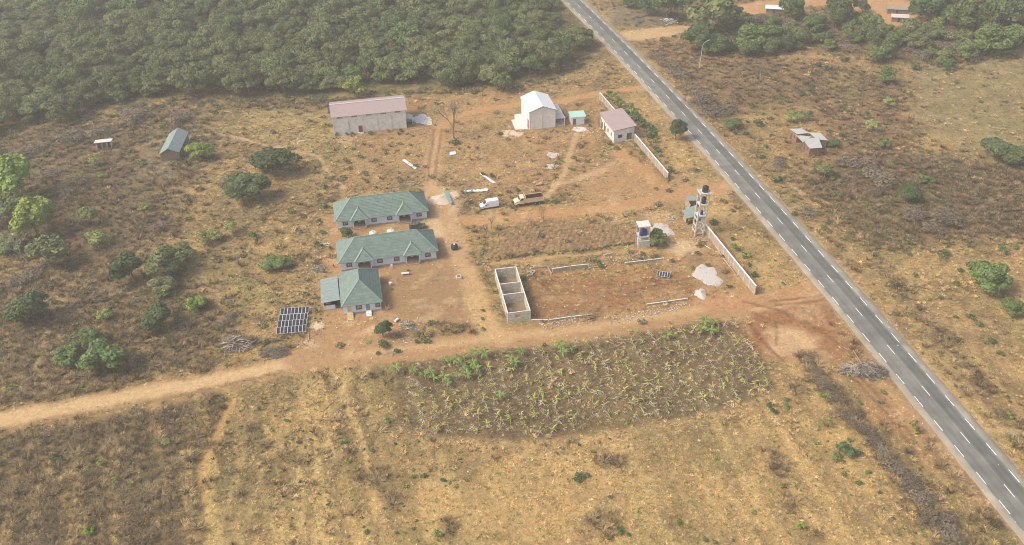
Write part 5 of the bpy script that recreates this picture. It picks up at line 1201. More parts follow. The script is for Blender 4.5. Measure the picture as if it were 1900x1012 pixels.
for a in LONE: plant_px(*a)
def near_taken(x, y, pts, d): return any((x - a) ** 2 + (y - b) ** 2 < d * d for a, b in pts)
taken = [at(a[0], a[1]) for a in LONE]
THICKET = P_(1275,60, 1340,20, 1460,42, 1540,48, 1600,38, 1650,58, 1700,50, 1720,-20, 1960,-40, 1990,60, 1900,90, 1830,112, 1740,138, 1690,132, 1600,100, 1480,95, 1400,108, 1300,100)
for x, y in fill(THICKET, 7.2, .45):
    if near_taken(x, y, taken, 5) or near_taken(x, y, [at(*q) for q in ((1425,34), (1437,32), (1448,36), (1650,40), (1665,44), (1678,48), (1662,28), (1680,34))], 8): continue
    key = R.choice(['mid', 'grey', 'dark', 'brown', 'brown', 'mid']); s = R.uniform(2.4, 5.6)
    grow(key, 'tree', x, y, s, {'mid': 'green scrub tree of the hazy upper right thicket', 'grey': 'greyish scrub tree of the hazy upper right thicket', 'dark': 'dark scrub tree of the hazy upper right thicket', 'brown': 'leafless brown scrub tree of the hazy upper right thicket'}[key], 'tree',
         {'mid': 'green trees of the upper right thicket', 'grey': 'greyish trees of the upper right thicket', 'dark': 'dark trees of the upper right thicket', 'brown': 'brown trees of the upper right thicket'}[key], .85)
# dry brown shrubs
def brown_at(lst, label, group):
    for px, py, wd in lst: plant_px(px, py, wd, 'brown', .55, label, 'shrub', 'dry_shrub', group)
brown_at([(1300,180,60),(1330,195,50),(1280,160,46),(1260,130,50),(1240,112,40),(1220,98,30),(1345,205,36),(1310,205,40)], 'reddish brown leafless shrub on the right verge of the road near the lamp post', 'brown shrubs along the upper right verge')
brown_at([(1590,295,52),(1640,330,56),(1620,318,40),(1445,300,34),(1500,390,40),(1625,350,36),(1700,395,50),(1760,400,60),(1735,420,40)], 'brown leafless shrub in the dry scrub beyond the brick cabin', 'brown shrubs in the right scrub')
brown_at([(1515,690,26),(1530,712,30),(1545,735,30),(1580,770,30),(1600,790,34),(1622,815,34),(1640,838,40),(1662,865,40),(1690,895,44),(1712,925,48),(1740,960,52),(1765,990,54),(1500,668,24)], 'brown leafless shrub in the long dry hedge line at the lower right', 'brown shrubs in the dry hedge line')
brown_at([(120,350,46),(90,320,40),(150,330,40),(60,270,44),(130,250,50),(180,240,40),(250,210,50),(330,215,46),(420,330,34),(290,420,40),(60,500,50),(30,520,40),(340,600,36),(420,590,30),(1390,700,20)], 'brown leafless shrub on the dry slope at the upper left', 'brown shrubs on the left slope')

# hedge behind the boundary wall, wall-side weeds
def along(pts, step): 
    out = []; P = [Vector(at(*p)) for p in pts]
    for a, b in zip(P[:-1], P[1:]):
        n = max(1, int((b - a).length / step)); out += [a.lerp(b, (k + R.uniform(.2, .8)) / n) for k in range(n)]
    return out
for p in along(((1124, 172), (1150, 195), (1172, 212), (1196, 232), (1215, 262), (1210, 272)), 2.3):
    for _ in range(1):
        grow(R.choice(['shrub', 'mid', 'shrub_bright']), 'hedge_bush', p.x + R.uniform(-1.4, 1.4), p.y + R.uniform(-.8, .8), R.uniform(1.4, 2.3), 'green bush in the hedge behind the upper boundary wall', 'bush', 'bushes of the hedge behind the upper boundary wall')
for p in along(((1215, 275), (1240, 310), (1246, 322)), 4): grow('shrub', 'hedge_bush', p.x, p.y, R.uniform(.7, 1.4), 'low green bush outside the lower end of the upper boundary wall', 'bush', 'low bushes outside the upper boundary wall')
for p in along(((1322, 410), (1326, 420), (1350, 440), (1370, 470), (1392, 505), (1412, 530)), 4.2): grow(R.choice(['shrub', 'shrub_bright']), 'bush', p.x + R.uniform(-.6, 1.2), p.y, R.uniform(.8, 1.6), 'green bush growing outside the tall boundary wall by the main road', 'bush', 'green bushes outside the tall boundary wall')
for p in along(((618, 249), (636, 250)), 2.2): grow('shrub_dark', 'bush', p.x, p.y - .6, R.uniform(.8, 1.2), 'dark green weed bush at the left foot of the long shed wall', 'bush', 'weed bushes at the left foot of the shed')
for p in along(((680, 250), (697, 247)), 1.8): grow('shrub_dark', 'bush', p.x, p.y - .6, R.uniform(.9, 1.5), 'dark green weed bush right of the red shed door', 'bush', 'weed bushes right of the red shed door')
for p in along(((636, 250), (664, 249)), 2.0): grow('shrub_dark', 'bush', p.x, p.y - .5, R.uniform(.6, 1.1), 'dark green weed bush left of the red shed door', 'bush', 'weed bushes left of the red shed door')
plant_px(743, 242, 12, 'shrub_dark', .8, 'dark green weed bush at the right end of the long shed wall', 'bush', 'bush')
plant_px(1132, 266, 12, 'shrub', .8, 'green weed bush at the near corner of the pink roofed building', 'bush', 'bush')

SHRUBS = [(18,717,20,'b'),(80,655,14,'b'),(100,848,22,'d'),(185,858,18,'b'),(160,872,14,'y'),(213,889,20,'b'),(165,982,24,'b'),(308,821,18,'y'),(345,912,16,'d'),(287,819,14,'y'),(405,650,18,'b'),(367,670,10,'m'),
 (495,632,16,'d'),(380,440,30,'y'),(430,425,30,'y'),(400,440,24,'y'),(160,395,24,'y'),(275,385,18,'y'),(262,388,14,'y'),(178,300,26,'y'),(190,325,18,'b'),(191,360,20,'m'),(345,300,20,'m'),(262,300,18,'m'),(300,545,28,'m'),
 (470,435,22,'m'),(500,475,18,'m'),(560,480,12,'m'),(585,450,14,'m'),(600,345,16,'m'),(615,330,12,'m'),(635,328,14,'m'),(592,360,12,'m'),(600,380,16,'m'),(590,410,14,'m'),(597,430,14,'m'),(592,455,12,'d'),(612,460,10,'d'),
 (655,275,10,'m'),(668,290,12,'m'),(715,283,10,'m'),(742,266,10,'m'),(760,268,9,'m'),(647,300,10,'m'),(870,272,8,'d'),(884,274,8,'d'),(845,262,18,'d'),(812,332,8,'b'),(825,326,9,'b'),(895,322,12,'d'),(912,325,14,'d'),(958,350,14,'m'),
 (883,391,8,'b'),(956,388,8,'b'),(938,407,9,'b'),(943,355,10,'m'),(1042,298,9,'b'),(1062,313,10,'b'),(1000,322,8,'m'),(1172,392,14,'b'),(1283,496,14,'b'),(1103,479,14,'b'),(1113,490,16,'d'),(1320,412,18,'d'),(1190,480,8,'m'),
 (970,515,14,'m'),(978,540,12,'m'),(895,575,10,'m'),(895,609,12,'b'),(862,600,10,'b'),(895,590,10,'m'),(800,598,16,'m'),(778,618,14,'m'),(790,630,18,'m'),(710,640,22,'d'),(735,650,14,'d'),(772,632,12,'d'),(700,655,12,'m'),
 (1452,525,10,'m'),(1655,525,14,'d'),(1662,532,8,'d'),(1748,552,10,'d'),(1782,500,14,'d'),(1775,525,14,'m'),(1802,588,20,'d'),(1820,602,16,'d'),(1838,630,18,'d'),(1775,588,10,'d'),(1858,655,16,'m'),(1830,635,12,'m'),(1860,460,22,'m'),(1885,458,16,'m'),
 (1752,470,22,'m'),(1800,455,14,'m'),(1875,770,16,'b'),(1885,820,12,'b'),(1725,555,10,'m'),(1420,270,12,'m'),(1432,250,10,'m'),(1395,195,14,'d'),(1488,172,16,'d'),(1500,165,18,'d'),(1460,180,10,'m'),(1520,120,14,'d'),(1535,125,20,'d'),
 (1565,108,16,'m'),(1450,190,12,'m'),(1610,210,16,'m'),(1650,190,22,'y'),(1690,175,14,'m'),(1555,360,18,'m'),(1530,320,30,'g'),(1545,330,18,'m'),(1605,318,14,'y'),(1628,335,12,'y'),(1440,330,22,'m'),(1475,395,14,'m'),(1415,290,14,'d'),(1720,330,26,'m'),
 (1535,735,20,'b'),(1522,732,12,'b'),(1640,727,14,'m'),(1635,745,14,'m'),(1692,785,12,'b'),(1700,800,14,'b'),(1715,830,12,'b'),(1695,820,10,'b'),(1595,745,14,'m'),(1570,830,30,'d'),(1585,840,26,'d'),(1552,848,22,'m'),(1540,780,14,'b'),(1527,785,10,'b'),
 (1515,822,12,'b'),(1575,815,12,'m'),(1612,875,14,'m'),(1595,895,16,'m'),(1565,878,12,'m'),(1475,902,12,'b'),(1450,904,8,'b'),(1487,975,20,'b'),(1460,755,16,'m'),(1435,762,18,'d'),(1425,752,14,'d'),(1460,740,12,'m'),(1330,850,10,'b'),(1308,1000,14,'m'),
 (1398,950,12,'b'),(1075,884,22,'m'),(1090,882,14,'m'),(1132,922,10,'m'),(1185,950,10,'b'),(1150,985,20,'m'),(1165,990,12,'m'),(1260,968,14,'m'),(1100,838,10,'m'),(1055,772,10,'b'),(716,778,14,'b'),(722,782,10,'b'),(636,755,12,'m'),(533,780,12,'m'),
 (640,818,16,'m'),(660,870,12,'b'),(644,855,12,'b'),(752,902,12,'b'),(770,883,14,'m'),(785,882,16,'m'),(820,890,14,'m'),(833,895,10,'b'),(845,903,10,'b'),(796,811,10,'b'),(891,788,8,'b'),(811,990,20,'b'),(735,988,10,'m'),(750,988,10,'b'),(680,985,14,'m'),
 (555,820,12,'m'),(530,822,12,'m'),(690,835,12,'m'),(655,840,8,'m'),(555,893,12,'m'),(570,860,8,'m'),(1870,735,10,'d'),(1560,250,14,'d'),(1655,300,16,'m'),(1875,745,8,'d')]
KEYS = {'b': ('shrub_bright', 'bright green'), 'd': ('shrub_dark', 'dark green'), 'm': ('shrub', 'green'), 'y': ('yellow', 'pale yellow-green'), 'g': ('grey', 'greyish')}
def region(x, y):
    if y > 735 and x < 735: return 'in the dry grass below the dirt road at the lower left'
    if y > 735 and x < 1400: return 'in the mown straw field at the bottom centre'
    if x < 600: return 'on the dry slope left of the houses'
    if x > 1750 and y > 400 or x > 1640 and y > 430: return 'in the pale field right of the main road'
    if y < 430 and x > 1340: return 'in the brown scrub right of the main road'
    if y > 640 and x > 1400: return 'near the brushwood pile and the reddish strip by the main road'
    if y < 350: return 'in the grass between the long shed and the tall hall'
    return 'beside the houses and the bare yards of the compound'
for x, y, wd, k in SHRUBS:
    key, col = KEYS[k]; rg = region(x, y)
    plant_px(x, y, wd, key, .8, 'small %s shrub %s' % (col, rg.replace('the ', '', 0)), 'shrub', 'small_shrub', '%s shrubs %s' % (col, rg))

# bare trees
def bare_tree(px, py, hpx, label, m, seed, spread=.55, lean=0.0):
    rng = random.Random(seed); O = at(px, py); h = hpx * scale_at(py) * 1.1
    t = thing('bare_tree', label, 'tree', O); mb = MB(); br = MB()
    def grow_(mb_, p, d, L_, r, dep):
        q = p + d * L_; mb_.cyl(p, q, r, r * .68, 5, cap=False)
        if dep == 0: return
        for k in range(3 if dep > 1 else 2):
            dd = (d + Vector((rng.uniform(-1, 1), rng.uniform(-1, 1), rng.uniform(-.2, .6))) * spread).normalized(); grow_(br, q if k else p.lerp(q, .7), dd, L_ * rng.uniform(.62, .85), r * .6, dep - 1)
    d0 = Vector((lean, 0, 1)).normalized(); grow_(mb, Vector((0, 0, -.2)), d0, h * .33, h * .022, 5)
    mb.build('trunk', M[m], t); br.build('branches', M[m], t); return t
bare_tree(842, 257, 66, 'thin leafless tree with a few green leaves beside the bend of the orange track', 'bark', 5, .75)
bare_tree(52, 486, 60, 'bare grey leafless tree in front of the bright green trees at the left edge', 'bark_pale', 9, .8, -.4)
bare_tree(116, 338, 34, 'small bleached dead tree on the left slope', 'bark_pale', 4, .9, .3)
bare_tree(1410, 150, 34, 'pale dead stems standing in the scrub right of the lamp post', 'bark_pale', 12, .25)
for k, (px, py) in enumerate([(986,420),(1008,410),(925,440),(903,438),(912,425),(1130,420)]): bare_tree(px, py, 26, 'thin leafless sapling at the edge of the mounded garden', 'bark', 30 + k, .75)['group'] = 'leafless saplings around the mounded garden'
c = at(837, 228, 4); 
# ---- plantain field
def plantain_mesh(seed, green, dead):
    rng = random.Random(seed); mb = MB(); h = rng.uniform(.3, .6) if green == 0 else rng.uniform(.6, 1.1)
    lx, ly = rng.uniform(-.35, .35), rng.uniform(-.35, .35)
    mb.mi = 2; mb.cyl((0, 0, -.1), (lx * .6, ly * .6, h), .10, .06, 4, cap=False)
    def leaf(p, a, L_, w, up, dr, mi):
        mb.mi = mi; n = 4; c, s = math.cos(a), math.sin(a); pts = []
        for k in range(n + 1):
            f = k / n; r = L_ * f; z = p[2] + L_ * (up * f - dr * f * f); ww = w * math.sin(math.pi * min(1, f * .8 + .2)) + .02
            pts.append((p[0] + c * r - s * ww, p[1] + s * r + c * ww, max(.03, z - .08 * ww))); pts.append((p[0] + c * r, p[1] + s * r, max(.06, z + .05))); pts.append((p[0] + c * r + s * ww, p[1] + s * r - c * ww, max(.03, z - .08 * ww)))
        mb.add(pts, [(3*k, 3*k+1, 3*k+4, 3*k+3) for k in range(n)] + [(3*k+1, 3*k+2, 3*k+5, 3*k+4) for k in range(n)])
    top = (lx * .6, ly * .6, h)
    for k in range(green): leaf(top, rng.uniform(0, 6.28), rng.uniform(.8, 1.5), rng.uniform(.09, .16), rng.uniform(.5, 1.3), rng.uniform(.5, 1.0), 0)
    for k in range(int(dead * 1.5)): leaf((top[0] + rng.uniform(-.3, .3), top[1] + rng.uniform(-.3, .3), h * rng.uniform(.1, .6)), rng.uniform(0, 6.28), rng.uniform(.5, 1.25), rng.uniform(.02, .055), rng.uniform(-.05, .25), rng.uniform(.3, .8), 1)
    return mb
pm = [plantain_mesh(300 + k, g, d) for k, (g, d) in enumerate([(3, 9), (4, 8), (0, 12), (2, 11), (0, 10), (5, 7), (1, 13), (3, 12)])]
pmesh = [p.mesh('plantain', [M['banana_yellow'], M['banana_dead'], M['wood_grey']]) for p in pm]
FIELD = P_(742,684, 870,657, 1000,638, 1150,618, 1320,598, 1366,606, 1408,655, 1432,718, 1335,760, 1200,784, 1000,812, 900,806, 790,806, 748,788)
GREENS = [(737,690,1),(768,690,.8),(790,700,.9),(800,694,.9),(826,672,.8),(824,704,.9),(830,714,.8),(848,672,1),(858,686,1),(850,700,.8),(868,700,.9),(878,662,1),(878,678,.9),(885,688,.9),(900,660,1),(968,655,.8),(955,678,1),(948,668,.9),(1040,648,1.1),(1062,648,.8),(1046,658,1),(1307,600,1),(1325,600,.8),(1300,615,1),(1320,618,.9),(806,705,.8),(930,735,.8),(1238,626,.8)]
fpts = []; u_, v_ = Vector((math.cos(A11), math.sin(A11))), Vector((-math.sin(A11 * .6), math.cos(A11 * .6))); O_ = Vector(at(740, 815))
for i in range(-5, 46):
    for j in range(-8, 30):
        if R.random() < .06: continue
        p = O_ + u_ * (i * 2.75 + R.gauss(0, .33)) + v_ * (j * 2.35 + R.gauss(0, .38)); fpts.append((p.x, p.y))
_a = np.array(fpts); fpts = [tuple(p) for p in _a[inside(_a[:, 0], _a[:, 1], FIELD)]]; gpts = [at(a, b) for a, b, _ in GREENS]
fpts = [p for p in fpts if not near_taken(p[0], p[1], gpts, 1.8)]; R.shuffle(fpts)
print('plantains', len(fpts))
if len(fpts) > 285:
    mbs = fpts[285:]; vv = []; qq = []; mi = []; nv = 0
    for x, y in mbs:
        k = R.randrange(8); pv_ = np.array(pm[k].v); a_ = R.uniform(0, 6.28); s_ = R.uniform(.5, .9); c_, d_ = math.cos(a_) * s_, math.sin(a_) * s_
        vv.append(np.stack([pv_[:, 0] * c_ - pv_[:, 1] * d_ + x, pv_[:, 0] * d_ + pv_[:, 1] * c_ + y, pv_[:, 2] * s_], -1)); qq.append(np.array(pm[k].f) + nv); mi += pm[k].m; nv += len(pv_)
    o = link('plantain_seedlings', mesh_np('plantain_seedlings', np.concatenate(vv), np.concatenate(qq), [M['banana_yellow'], M['banana_dead'], M['wood_grey']], mi)); o['kind'] = 'stuff'
for x, y in fpts[:285]:
    k = R.choice((0, 1, 1, 2, 3, 5, 5, 7)); yel = k in (0, 1, 3, 5, 7)
    o = link('plantain_plant', pmesh[k]); o.location = (x, y, 0); s = R.uniform(.5, 1.1); o.scale = (s, s, s); o.rotation_euler = (0, 0, R.uniform(0, 6.28))
    tag(o, 'withered plantain plant with yellow-green top leaves in the dark field' if yel else 'dried plantain plant collapsed into pale dead leaves in the dark field', 'plant', 'yellow-green withered plantains in the field' if yel else 'dead pale plantains in the field')
def big_leaf(rng, L_, w):
    mb = MB(); n = 5; pts = []
    up, dr = rng.uniform(.6, 1.2), rng.uniform(.5, 1.0)
    for k in range(n + 1):
        f = k / n; z = L_ * (up * f - dr * f * f); ww = w * math.sin(math.pi * min(1, f * .85 + .12)) + .02
        pts += [(L_ * f, ww, z - .06), (L_ * f, 0, z + .04), (L_ * f, -ww, z - .06)]
    return mb.add(pts, [(3*k, 3*k+1, 3*k+4, 3*k+3) for k in range(n)] + [(3*k+1, 3*k+2, 3*k+5, 3*k+4) for k in range(n)])
lrng = random.Random(77); bl = [big_leaf(lrng, 1.9, .30).mesh('leaf', M['banana_green']) for _ in range(5)]; bst = MB().cyl((0, 0, -.1), (.05, .05, 1.7), .15, .09, 8).mesh('stem', M['wood_pale'])
for i, (px, py, s) in enumerate(GREENS):
    x, y = at(px, py + 4); row = 'along the dirt road' if px < 900 else 'by the upper edge of the dark field'
    t = thing('plantain_plant', 'tall green plantain plant with drooping leaves ' + row, 'plant', (x, y), R.uniform(0, 6.28), 'green plantains ' + row); t.scale = (s, s, s)
    link('stem', bst, t)
    for k in range(R.randint(6, 8)):
        l = link('leaf', R.choice(bl), t); l.location = (.05, .05, 1.65); l.rotation_euler = (0, 0, k * .9 + R.uniform(-.3, .3)); q = R.uniform(.8, 1.15); l.scale = (q, q, q)
for px, py in ((1166, 470), (896, 468)): x, y = at(px, py); o = link('plantain_plant', pmesh[5]); o.location = (x, y, 0); o.scale = (1.4, 1.4, 1.7); tag(o, 'single leaning plantain left of the short water tower' if px > 1000 else 'single withered plantain by the track at the garden corner', 'plant')

# ---- fence of stakes at the forest edge
def stake_fence(label, pts, gap=1.3):
    O = at(*pts[0]); t = thing('stake_fence', label, 'fence', O)
    me = MB().cyl((0, 0, -.2), (0, 0, 2.1), .075, .06, 6).mesh('stake', M['bark_pale'])
    for p in along(pts, gap): o = link('stake', me, t); o.location = (p.x - O[0], p.y - O[1], 0); o.rotation_euler = (R.uniform(-.06, .06), R.uniform(-.06, .06), 0); o.scale = (1, 1, R.uniform(.8, 1.15))
stake_fence('row of pale wooden stakes along the forest edge behind the tall hall', ((855, 172), (930, 168), (1000, 162), (1062, 152), (1105, 145)))

# ---- heaps of wood, sticks, sheets, rubble
def stick_pile(px, py, wpx, dpx, hgt, n, m, label, cat='brushwood pile', L_=(1.2, 2.8), seed=1, name='brushwood_pile', r=(.03, .08)):
    rng = random.Random(seed); O = at(px, py); sc_ = scale_at(py); W = wpx * sc_ / 2; D = dpx * sc_ / 2 * 1.6
    t = thing(name, label, cat, O); k = 0; mbs = [MB() for _ in range(3)]
    for i in range(n):
        a = rng.uniform(0, 6.28); q = math.sqrt(rng.random()); x, y = W * q * math.cos(a), D * q * math.sin(a); z = hgt * (1 - q * q) * rng.uniform(.2, 1) + .08
        th = rng.gauss(0, .7); L2 = rng.uniform(*L_) / 2; dz = rng.uniform(-.25, .25) * L2; d = Vector((math.cos(th) * L2, math.sin(th) * L2, dz)); c_ = Vector((x, y, z))
        mid = c_ + Vector((rng.uniform(-.1, .1), rng.uniform(-.1, .1), rng.uniform(0, .15))); rr = rng.uniform(*r); b = mbs[i % 3]
        b.cyl(c_ - d, mid, rr, rr * .9, 4, cap=False).cyl(mid, c_ + d, rr * .9, rr * .5, 4, cap=False)
    for b, mm in zip(mbs, m): o = b.build('branches', M[mm], t); o['kind'] = 'stuff'
    return t
stick_pile(1583, 688, 48, 16, 1.6, 230, ('wood_pale', 'wood_grey', 'bark_pale'), 'left half of the brushwood heap by the road, paler cut branches', seed=2, r=(.06, .12), L_=(1.6, 3.2))
stick_pile(1617, 692, 54, 26, 2.2, 330, ('wood_grey', 'bark_pale', 'bark'), 'right half of the brushwood heap by the road, dark twigs', seed=3, L_=(1.4, 2.8), r=(.05, .11))
stick_pile(441, 641, 62, 26, 2.3, 330, ('wood_grey', 'wood_pale', 'bark'), 'brown brushwood heap below the solar panels', seed=4, L_=(1.6, 3.2), r=(.06, .12))
stick_pile(512, 655, 56, 22, .7, 240, ('bark', 'wood_grey', 'bark'), 'low dark brushwood heap between solar panels and dirt road', seed=5, L_=(1, 2))
stick_pile(756, 605, 24, 14, .8, 90, ('wood_pale', 'wood_grey', 'wood_pale'), 'heap of firewood logs on the burnt patch right of the square house', seed=6, r=(.05, .1))
stick_pile(591, 500, 26, 16, .8, 130, ('wood_pale', 'bark_pale', 'wood_grey'), 'heap of pale split firewood left of the middle house', seed=7, r=(.04, .09), L_=(.8, 1.6))
stick_pile(764, 341, 14, 9, .4, 14, ('wood_pale', 'wood_grey', 'wood_pale'), 'few crossed poles lying behind the upper long house', seed=8, r=(.06, .1))
stick_pile(1242, 42, 26, 12, 1.6, 160, ('sheet_white', 'wood_grey', 'bark_pale'), 'whitish stack of timber on bare ground near the top edge', seed=9, r=(.08, .14), L_=(2, 4), name='timber_stack', cat='timber stack')
stick_pile(1304, 446, 28, 9, .4, 50, ('wood_pale', 'pale_concrete', 'wood_grey'), 'scattered rubble and offcuts at the foot of the tall water tower', seed=10, L_=(.5, 1.2), name='rubble_heap', cat='rubble')
stick_pile(985, 505, 16, 8, .4, 30, ('pale_concrete', 'wood_pale', 'sand'), 'small heap of broken blocks right of the roofless building', seed=21, L_=(.4, .8), name='rubble_heap', cat='rubble', r=(.1, .18))
stick_pile(1090, 497, 26, 6, .3, 8, ('wood_grey', 'wood_pale', 'bark'), 'fallen poles behind the waist-high block wall', seed=22, r=(.08, .14), L_=(2, 4), name='pole_heap', cat='poles')
stick_pile(727, 655, 18, 5, .2, 10, ('wood_pale', 'wood_pale', 'bark_pale'), 'scattered pale sticks beside the dark upright tree by the dirt road', seed=23, name='stick_heap', cat='sticks')
stick_pile(1245, 405, 10, 8, .3, 9, ('sheet_white', 'bark_pale', 'wood_pale'), 'bleached forked branches on the ground between the two water towers', seed=24, name='stick_heap', cat='sticks')
stick_pile(605, 455, 10, 8, .3, 16, ('sheet_white', 'bark_pale', 'wood_pale'), 'bleached sticks left of the gap between the long houses', seed=25, name='stick_heap', cat='sticks')
stick_pile(560, 262, 12, 5, .2, 8, ('sheet_white', 'bark_pale', 'wood_pale'), 'three pale beams in the grass above the footpath', seed=26, name='stick_heap', cat='sticks', L_=(2, 3))
def pole(p, q, label, r=.09, m='bark_pale', group=None, z=.12):
    a, b = Vector((*at(*p), z)), Vector((*at(*q), z + .1)); O = a; o = MB().cyl((0, 0, 0), b - a, r, r * .7, 7).build('pole', M[m]); o.location = O; return tag(o, label, 'pole', group)
pole((1582, 656), (1603, 690), 'long pale pole leaning over the brushwood heap by the road', .1, z=.9)
pole((1566, 646), (1576, 652), 'short pale stick just above the brushwood heap by the road')
for k in range(5):
    pole((1324 + k * 4, 452 + k * 6), (1345 + k * 5.5, 486 + k * 7), 'long timber lying along the inside of the tall boundary wall', .09, 'wood_pale', 'timbers along the tall boundary wall')
pole((1332, 500), (1356, 522), 'thin long pole lying beside the white cement spill', .07, 'wood_grey')
pole((1304, 454), (1318, 463), 'white pipe on the ground below the tall water tower', .1, 'sheet_white')
pole((1120, 474), (1137, 471), 'pale log on the mounded garden near its lower edge', .25, 'wood_pale')
pole((1270, 598), (1302, 596), 'thin pale pole at the upper edge of the plantain field', .07, 'wood_pale')
pole((573, 632), (572, 618), 'pale upright kerb log by the solar panels', .12, 'wood_pale')
def sheet(pts, label, m, cat='roofing sheet', wave=.05, name='roofing_sheet', n=14, crumple=0.0, z=.10, seed=1):
    """long sheet lying on the ground: four picture corners, corrugated along its length"""
    rng = random.Random(seed); O = at(*pts[0]); q = [Vector((*at(*p), 0)) - Vector((*O, 0)) for p in pts]; mb = MB(); v = []
    for k in range(n + 1):
        f = k / n; a, b = q[0].lerp(q[1], f), q[3].lerp(q[2], f); c_ = rng.uniform(-crumple, crumple)
        for j in range(5): g = j / 4; p = a.lerp(b, g); v.append((p.x + rng.uniform(-crumple, crumple), p.y + rng.uniform(-crumple, crumple), z + (wave if j % 2 else 0) + rng.uniform(0, crumple)))
    N = len(v); v += [(x, y, zz - .03) for x, y, zz in v]; f_ = []
    for k in range(n):
        for j in range(4): i = k * 5 + j; f_ += [(i, i + 5, i + 6, i + 1), (N + i, N + i + 1, N + i + 6, N + i + 5)]
    mb.add(v, f_); o = mb.build(name, M[m]); o.location = (*O, 0); return tag(o, label, cat)
sheet(((746, 298), (770, 315), (774, 312.5), (751, 296)), 'straight white roofing sheet lying above the upper long house', 'sheet_white')
sheet(((889.5, 323), (915, 341), (920, 340), (893, 321.5)), 'bent white roofing sheet lying above the van', 'sheet_white', crumple=.12, seed=2)
sheet(((859.5, 359), (906.5, 355), (906.5, 351.5), (859.5, 355)), 'crinkled white plastic strip lying left of the van', 'sheet_white', crumple=.3, wave=.02, seed=3, name='plastic_strip', cat='plastic sheet')
sheet(((834, 383), (840, 380.5), (831, 358), (823.5, 359.5)), 'faded green roofing sheet over the pale sand heap', 'sheet_green', z=.75, seed=4)
sheet(((834, 289), (846, 287.5), (845, 282), (835, 283)), 'small white slab lying in the grass below the bare tree', 'sheet_white', n=2, wave=0, name='white_slab', cat='slab', z=.2)
sheet(((678, 639), (687, 639), (688, 633), (680, 632)), 'flat greenish tarpaulin scrap on the ground before the square house', 'leaf_grey', n=3, wave=.02, crumple=.1, name='tarpaulin', cat='tarpaulin')
def heap(px, py, wpx, hgt, m, label, cat, seed=1, asp=1.3, n=28, flat=False, name='sand_heap'):
    rng = random.Random(seed); O = at(px, py); W = wpx * scale_at(py) / 2; mb = MB(); rings = 6; v = []
    ph = [rng.uniform(0, 6.28) for _ in range(4)]
    for k in range(rings + 1):
        f = k / rings
        for i in range(n):
            a = 2 * math.pi * i / n; r = W * (1 + .16 * math.sin(2 * a + ph[0]) + .12 * math.sin(3 * a + ph[1]) + .09 * math.sin(5 * a + ph[2]) + (.07 * math.sin(9 * a + ph[3])))
            z = hgt * (1 - f) ** (1.3 if not flat else .25) if k < rings else -.08
            v.append((r * f * math.cos(a), r * f * math.sin(a) * asp, z * (1 if flat else rng.uniform(.97, 1.03))))
    mb.add(v, [(k*n + i, (k+1)*n + i, (k+1)*n + (i+1) % n, k*n + (i+1) % n) for k in range(rings) for i in range(n)])
    o = mb.build(name, M[m]); o.location = (*O, 0); o.data.shade_smooth(); return tag(o, label, cat)
heap(817, 371, 40, .9, 'sand', 'broad pale sand heap right of the upper long house', 'sand heap', 3, 1.15)
heap(836, 362, 26, .6, 'sand', 'smaller sand heap behind the green sheet', 'sand heap', 4)
heap(1312, 511, 54, .12, 'sand_white', 'ragged white cement spill inside the tall boundary wall', 'cement spill', 5, 1.2, 36, True, 'cement_spill')
heap(1300, 545, 27, .75, 'sand_white', 'round pale gravel heap left of the end of the tall boundary wall', 'gravel heap', 6, 1.1, name='gravel_heap')
heap(1027, 288, 24, .10, 'sand_white', 'upper of two ragged white cement patches below the tall hall', 'cement spill', 7, 1.1, 30, True, 'cement_spill')
heap(1025, 309, 20, .12, 'concrete', 'lower greyer of two cement patches below the tall hall', 'cement spill', 8, 1.3, 30, True, 'cement_spill')
heap(948, 248, 46, .06, 'sand', 'thin pale yellow sand spread left of the tall hall', 'sand heap', 9, .7, 32, True, 'sand_spread')
heap(1078, 240, 40, .06, 'pale_concrete', 'pale crushed concrete ground before the small hut', 'concrete ground', 10, .5, 30, True, 'concrete_ground')
heap(784, 222, 38, .08, 'pale_concrete', 'whitish slab rubble right of the long shed', 'concrete ground', 11, 1.3, 32, True, 'concrete_ground')
heap(1228, 426, 40, .07, 'sand_white', 'whitish spill behind the short water tower', 'cement spill', 12, 1.2, 30, True, 'cement_spill')
heap(345, 265, 16, .1, 'pale_concrete', 'whitish rubble apron right of the green barn', 'concrete ground', 13, 3.0, 24, True, 'concrete_ground')
heap(590, 605, 16, .05, 'sand', 'pale dust patch right of the solar panels', 'sand heap', 14, 1.8, 26, True, 'sand_spread')
